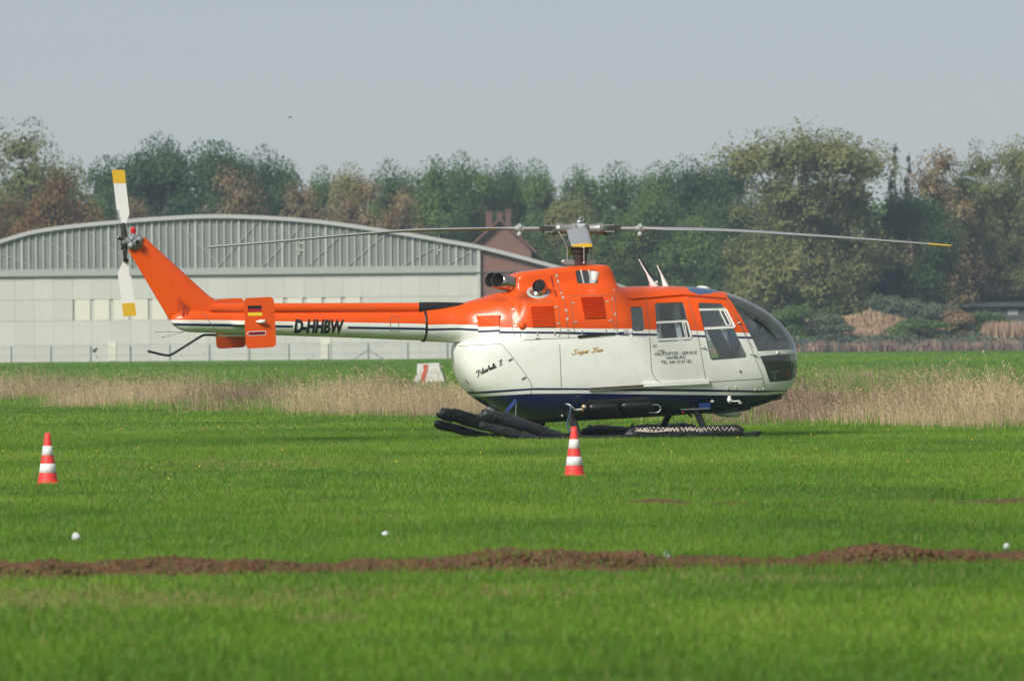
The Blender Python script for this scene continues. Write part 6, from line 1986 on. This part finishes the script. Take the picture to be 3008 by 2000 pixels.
# ---------------------------------------------------------------- lettering
def lettering(text, to3d, base, right, up, parent, mat, cap=1.0, bold=0.0, name='lettering', rows=3):
    """base: pixel of the first letter's foot; right: pixel of the last letter's foot; up: pixel vector of the cap height"""
    cu = bpy.data.curves.new(name, 'FONT'); cu.body = text; cu.size = 1.0; cu.offset = bold; cu.resolution_u = 3
    tmp = bpy.data.objects.new(name, cu); COL.objects.link(tmp)
    bpy.context.view_layer.update()
    me = bpy.data.meshes.new_from_object(tmp.evaluated_get(bpy.context.evaluated_depsgraph_get()))
    bpy.data.objects.remove(tmp)
    bm = bmesh.new(); bm.from_mesh(me)
    xs = [v.co.x for v in bm.verts]; x0, x1 = min(xs), max(xs)
    for k in range(1, rows + 1):
        bmesh.ops.bisect_plane(bm, geom=bm.verts[:] + bm.edges[:] + bm.faces[:], plane_co=(0, 0.70 * k / (rows + 1), 0), plane_no=(0, 1, 0))
    bmesh.ops.triangulate(bm, faces=bm.faces)
    b_, r_, u_ = Vector(base), Vector(right), Vector(up)
    for v in bm.verts:
        t = (v.co.x - x0) / (x1 - x0); q = b_.lerp(r_, t) + u_ * (v.co.y / 0.70)
        v.co = to3d(q.x, q.y)
    # each letter is a mesh of its own
    todo = set(bm.verts); out = []
    bm.verts.index_update()
    bpy.data.meshes.remove(me)
    while todo:
        st = [todo.pop()]; isl = set(st)
        while st:
            v = st.pop()
            for e_ in v.link_edges:
                w_ = e_.other_vert(v)
                if w_ in todo: todo.discard(w_); isl.add(w_); st.append(w_)
        vl = sorted(isl, key=lambda q: q.index); ix = {q: i for i, q in enumerate(vl)}
        fs = {f for q in vl for f in q.link_faces}
        me = bpy.data.meshes.new('letter'); me.from_pydata([tuple(q.co) for q in vl], [], [tuple(ix[q] for q in f.verts) for f in fs])
        me.materials.append(mat); ob = bpy.data.objects.new('letter', me); COL.objects.link(ob); ob.parent = parent; out.append(ob)
    bm.free()
    return out
onA = lambda px, py: A.S(px, py, .004)
onD = lambda px, py: D.S(px, py, .005)
onP = lambda px, py: on_plate(px, py, .007)
lettering('D-HHBW', onD, (863.6, 975.5), (1006, 977), (4.2, -36), heli, INK, bold=.045, rows=7)
lettering('HELICOPTER - SERVICE', onA, (1923.4, 1044.6), (2047, 1040), (0, -9.2), doors[False][1], INK, bold=0.0)
lettering('HAMBURG', onA, (1958, 1055.4), (2013, 1053.2), (0, -9.2), doors[False][1], INK, bold=0.0)
lettering('TEL. 640 10 81 /82', onA, (1941.6, 1068.7), (2031, 1065.4), (0, -9.2), doors[False][1], INK, bold=0.0)
lettering('DANGER', onP, (736, 983.2), (778, 981.6), (0, -7.8), pl1, INK, bold=.02)

# script lettering drawn as pen strokes (x along the line, y up, in units of the small-letter height)
GL = {
 'S': ([[(1.5, 1.75), (1.25, 2.05), (.8, 2.0), (.62, 1.55), (.95, 1.05), (1.1, .55), (.75, .05), (.2, .0), (-.1, .3), (.1, .6)]], 1.6),
 'u': ([[(0, .75), (.15, 1.0), (.1, .3), (.3, .0), (.6, .3), (.75, 1.0), (.7, .3), (.85, .0), (1.05, .25)]], 1.05),
 'p': ([[(0, .7), (.2, 1.0), (.0, -.8)], [(.15, .7), (.5, 1.0), (.7, .7), (.55, .15), (.2, .0)]], .95),
 'e': ([[(.05, .35), (.5, .6), (.5, .95), (.2, .9), (.02, .4), (.25, .0), (.6, .2)]], .7),
 'r': ([[(0, .7), (.15, 1.0), (.08, .0)], [(.12, .6), (.35, .95), (.55, .9)]], .65),
 'F': ([[(.1, .3), (.1, .05), (.4, .0), (.7, .6), (.9, 1.9)], [(.2, 1.7), (.35, 2.05), (.9, 1.95), (1.5, 2.1), (1.7, 1.9)], [(.4, 1.05), (1.2, 1.1)]], 1.3),
 'i': ([[(0, .7), (.15, 1.0), (.1, .2), (.25, .0), (.42, .2)], [(.2, 1.4), (.24, 1.5)]], .45),
 'v': ([[(0, .8), (.15, 1.0), (.25, .0), (.6, .7), (.62, 1.0)]], .75),
 'P': ([[(.9, 1.9), (.55, .0), (.2, -.3), (.0, -.05)], [(.15, 1.3), (.4, 1.9), (1.1, 2.05), (1.45, 1.6), (1.1, 1.05), (.75, 1.0)]], 1.35),
 'o': ([[(.4, 1.0), (.08, .6), (.15, .05), (.5, .1), (.62, .6), (.4, 1.0)]], .75),
 'l': ([[(.05, .6), (.4, 1.6), (.35, 2.0), (.15, 1.5), (.08, .3), (.2, .0), (.38, .2)]], .45),
 'a': ([[(.6, .95), (.25, .95), (.05, .45), (.2, .02), (.5, .4), (.65, 1.0), (.6, .2), (.75, .0), (.9, .2)]], .9),
 'h': ([[(.05, .6), (.4, 1.6), (.35, 2.0), (.18, 1.4), (.05, .0)], [(.1, .5), (.4, 1.0), (.55, .8), (.5, .2), (.65, .0), (.82, .2)]], .85),
 'I': ([[(.25, 0), (.25, 1.25)]], .5), ' ': ([], .7),
}
def script(text, loft, base, right, xh, slant, parent, mat, wd=.0045, name='script_lettering'):
    b_, r_ = Vector(base), Vector(right); d = (r_ - b_); L = d.length; d.normalize(); up = Vector((d.y, -d.x))
    tot = sum(GL[c][1] for c in text); k = L / tot; cur = 0
    mb = MB()
    for c in text:
        for st in GL[c][0]:
            q = smooth_path([(x, y, 0) for x, y in st], 4) if len(st) > 2 else [Vector((x, y, 0)) for x, y in st]
            pix = [b_ + d * ((cur + p.x) * k + slant * p.y * xh) + up * p.y * xh for p in q]
            P = [loft.S(p.x, p.y, .004) for p in pix]
            for a, b in zip(pix[:-1], pix[1:]):
                t = (b - a)
                if t.length < 1e-4: continue
                # broad nib: down strokes are thick, up strokes thin
                w_ = wd * (0.45 + 1.1 * abs(t.normalized().dot(up)))
                A0, B0 = loft.S(a.x, a.y, .004), loft.S(b.x, b.y, .004)
                dd = (B0 - A0).normalized(); sd = dd.cross(Vector((0, -1, 0))).normalized() * w_
                mb.add([A0 - sd - dd * w_ * .3, A0 + sd - dd * w_ * .3, B0 + sd + dd * w_ * .3, B0 - sd + dd * w_ * .3], [(0, 1, 2, 3)])
        cur += GL[c][1]
    return mb.build(name, mat, parent)
script('Super Five', A, (1680, 1041.5), (1771, 1032), 6.6, .25, heli, GOLD, .0046)
script('Polarheli', A, (1402, 1104.5), (1459, 1078.5), 7.0, .05, heli, INK, .0048)
mb = MB()
for a, b in (((1466, 1060.5), (1475.5, 1055.5)), ((1466, 1075), (1475.8, 1070))):
    ribbon(mb, A, [a, b], .008, .004)
for px in (1469, 1473):
    ribbon(mb, A, [(px, 1072 - (px - 1466) * .5), (px + .3, 1060.5 - (px - 1466) * .5)], .009, .004)
mb.build('numeral_lettering', INK, heli)
# ================================================================== things on the lawn
CONE_R = paint('fluorescent_red', (.86, .05, .04), .5, var=.06, vscale=12, dirt=(.30, .05, .03), dirt_amt=.45); CONE_W = paint('reflective_white', (.76, .76, .76), .5, var=.05, vscale=12, dirt=(.42, .40, .36), dirt_amt=.4)
def traffic_cone(px, py_base, label):
    c = ground_at(px, py_base)
    o = empty('traffic_cone', (c.x, c.y, 0)); tag(o, label, 'traffic cone', 'traffic cones on the lawn')
    h = .47
    rad = lambda t: .095 + (.024 - .095) * t
    mb = MB(); mb.lathe([(rad(t), h * t) for t in np.linspace(0.02, 1, 12)] + [(rad(1) * .8, h), (rad(1) * .75, h - .02)], (0, 0, 0), (0, 0, 1), 32); mb.build('cone_body', CONE_R, o)
    for t0, t1 in ((.215, .395), (.56, .745)):
        mb = MB(); mb.lathe([(rad(t0) + .0004, h * t0), (rad(t0) + .0022, h * t0 + .001), (rad(t1) + .0022, h * t1 - .001), (rad(t1) + .0004, h * t1)], (0, 0, 0), (0, 0, 1), 32); mb.build('reflective_band', CONE_W, o)
    mb = MB(); mb.box((0, 0, .004), (.215, .215, .02)); mb.build('cone_base', CONE_R, o, bevel=.005)
traffic_cone(141, 1420, 'red and white striped traffic cone standing alone at the left below the tail')
traffic_cone(1687.5, 1398, 'red and white striped traffic cone in front of the rear landing leg')

# painted concrete block behind the dry grass
D3 = 232.0
p = at(1260, 1112, D3)
o = empty('concrete_block', (p.x, D3, 0), R(-4)); tag(o, 'weathered white concrete marker block with red stripe in the dry grass', 'marker block')
s_ = FPX / D3
def bq(px, py): q = at(px, py, D3); return (q.x - p.x, 0, q.z)
outl = [bq(1213, 1130), bq(1217, 1113), bq(1224, 1099), bq(1225.5, 1068.5), bq(1289.5, 1065), bq(1293, 1085), bq(1298, 1096), bq(1304, 1111), bq(1306, 1130)]
BL = paint('weathered_white', (.62, .62, .58), .85, var=.12, vscale=6, dirt=(.16, .16, .13), dirt_amt=.8)
mb = MB(); mb.slab(outl, (0, .45, 0)); mb.build('block', BL, o, bevel=.015)
st = [bq(1232, 1130), bq(1236, 1112), bq(1244, 1088), bq(1243, 1071), bq(1257, 1070), bq(1257, 1086), bq(1249, 1112), bq(1246, 1130)]
mb = MB(); mb.slab([Vector(q) + Vector((0, -.012, 0)) for q in st], (0, .01, 0)); mb.build('red_stripe', paint('faded_red', (.48, .07, .035), .8, var=.3, vscale=5, dirt=(.5, .35, .28), dirt_amt=.6), o)

# litter on the grass
LIT = paint('crumpled_white_film', (.60, .62, .61), .55, var=.2, vscale=30)
def litter(px, py, wpx, hpx, seed, label, name='crumpled_film', shape='lump'):
    c = ground_at(px, py); s_ = FPX / c.y * 1.25
    mb = MB()
    if shape == 'ring':
        r = wpx / s_ / 2
        mb.tube([Vector((r * math.cos(t), .01 * math.sin(3 * t), r * 1.3 + r * 1.3 * math.sin(t))) for t in np.linspace(0, 2 * math.pi, 15)], r * .16, 6)
        mb.ball((r * 1.3, 0, .005), r * .7, sc=(1.3, 1, .6))
    else:
        mb.ball((0, 0, hpx / s_ * .4), 1, seg=12, rings=8, sc=(wpx / s_ / 2, wpx / s_ / 2, hpx / s_ * .62))
        out = []
        for v in mb.v:
            q = Vector(v); n = mnoise.noise(q * 45 + Vector((seed * 5, 0, 0))); k = 1 + .45 * n
            k *= 1.25 - .6 * (q.z * s_ / hpx) if shape == 'peak' else 1
            out.append((v[0] * k, v[1] * k, v[2] * (1 + .2 * n)))
        mb.v = out; mb.sm = [False] * len(mb.sm)
    ob = mb.build(name, LIT); ob.location = (c.x, c.y, .038); tag(ob, label, 'litter', 'white litter on the lawn'); return ob
litter(223, 1600, 30, 24, 1, 'pointed scrap of white film on the grass below the left cone', shape='peak')
litter(1133, 1588, 26, 15, 2, 'rounded scrap of white film on the grass below the tail boom')
litter(2957, 1630, 24, 20, 3, 'white scrap on the soil ridge near the right edge')
litter(1957, 1655, 15, 20, 4, 'pale looped scrap of wire on the soil ridge', 'looped_scrap', 'ring')

# small bird in the sky
bp = at(852, 346, 380)
bo = empty('flying_bird', bp, R(20)); tag(bo, 'tiny dark bird flying in the grey sky above the trees', 'bird')
DB = paint('bird_feathers', (.10, .11, .12), .8)
mb = MB(); mb.tube([(-.11, 0, 0), (-.05, 0, .005), (.03, 0, .01), (.07, 0, .015), (.10, 0, .012)], [.008, .026, .03, .018, .003], 10); mb.build('body', DB, bo)
for s_ in (1, -1):
    mb = MB(); mb.slab([(.04, s_ * .02, .01), (.05, s_ * .09, .05), (.0, s_ * .17, .04), (-.04, s_ * .09, .035), (-.04, s_ * .02, .008)], (0, 0, .006)); mb.build('wing', DB, bo)

# ------------------------------------------------------------------ haze: autumn air over the field
hz = MB(); hz.box((0, 860, 15.0), (1760, 1900, 34.0))
m = bpy.data.materials.new('haze_air'); m.use_nodes = True; nt = m.node_tree; nt.nodes.clear()
o = nd(nt, 'ShaderNodeOutputMaterial'); pv = nd(nt, 'ShaderNodeVolumePrincipled')
pv.inputs['Color'].default_value = (.66, .84, 1.0, 1); pv.inputs['Density'].default_value = HAZE; pv.inputs['Anisotropy'].default_value = 0.0
nt.links.new(pv.outputs[0], o.inputs['Volume'])
h = hz.build('haze', m); tag(h, 'thin grey-blue autumn haze over the whole airfield', 'haze', kind='stuff')
h.display_type = 'WIRE'
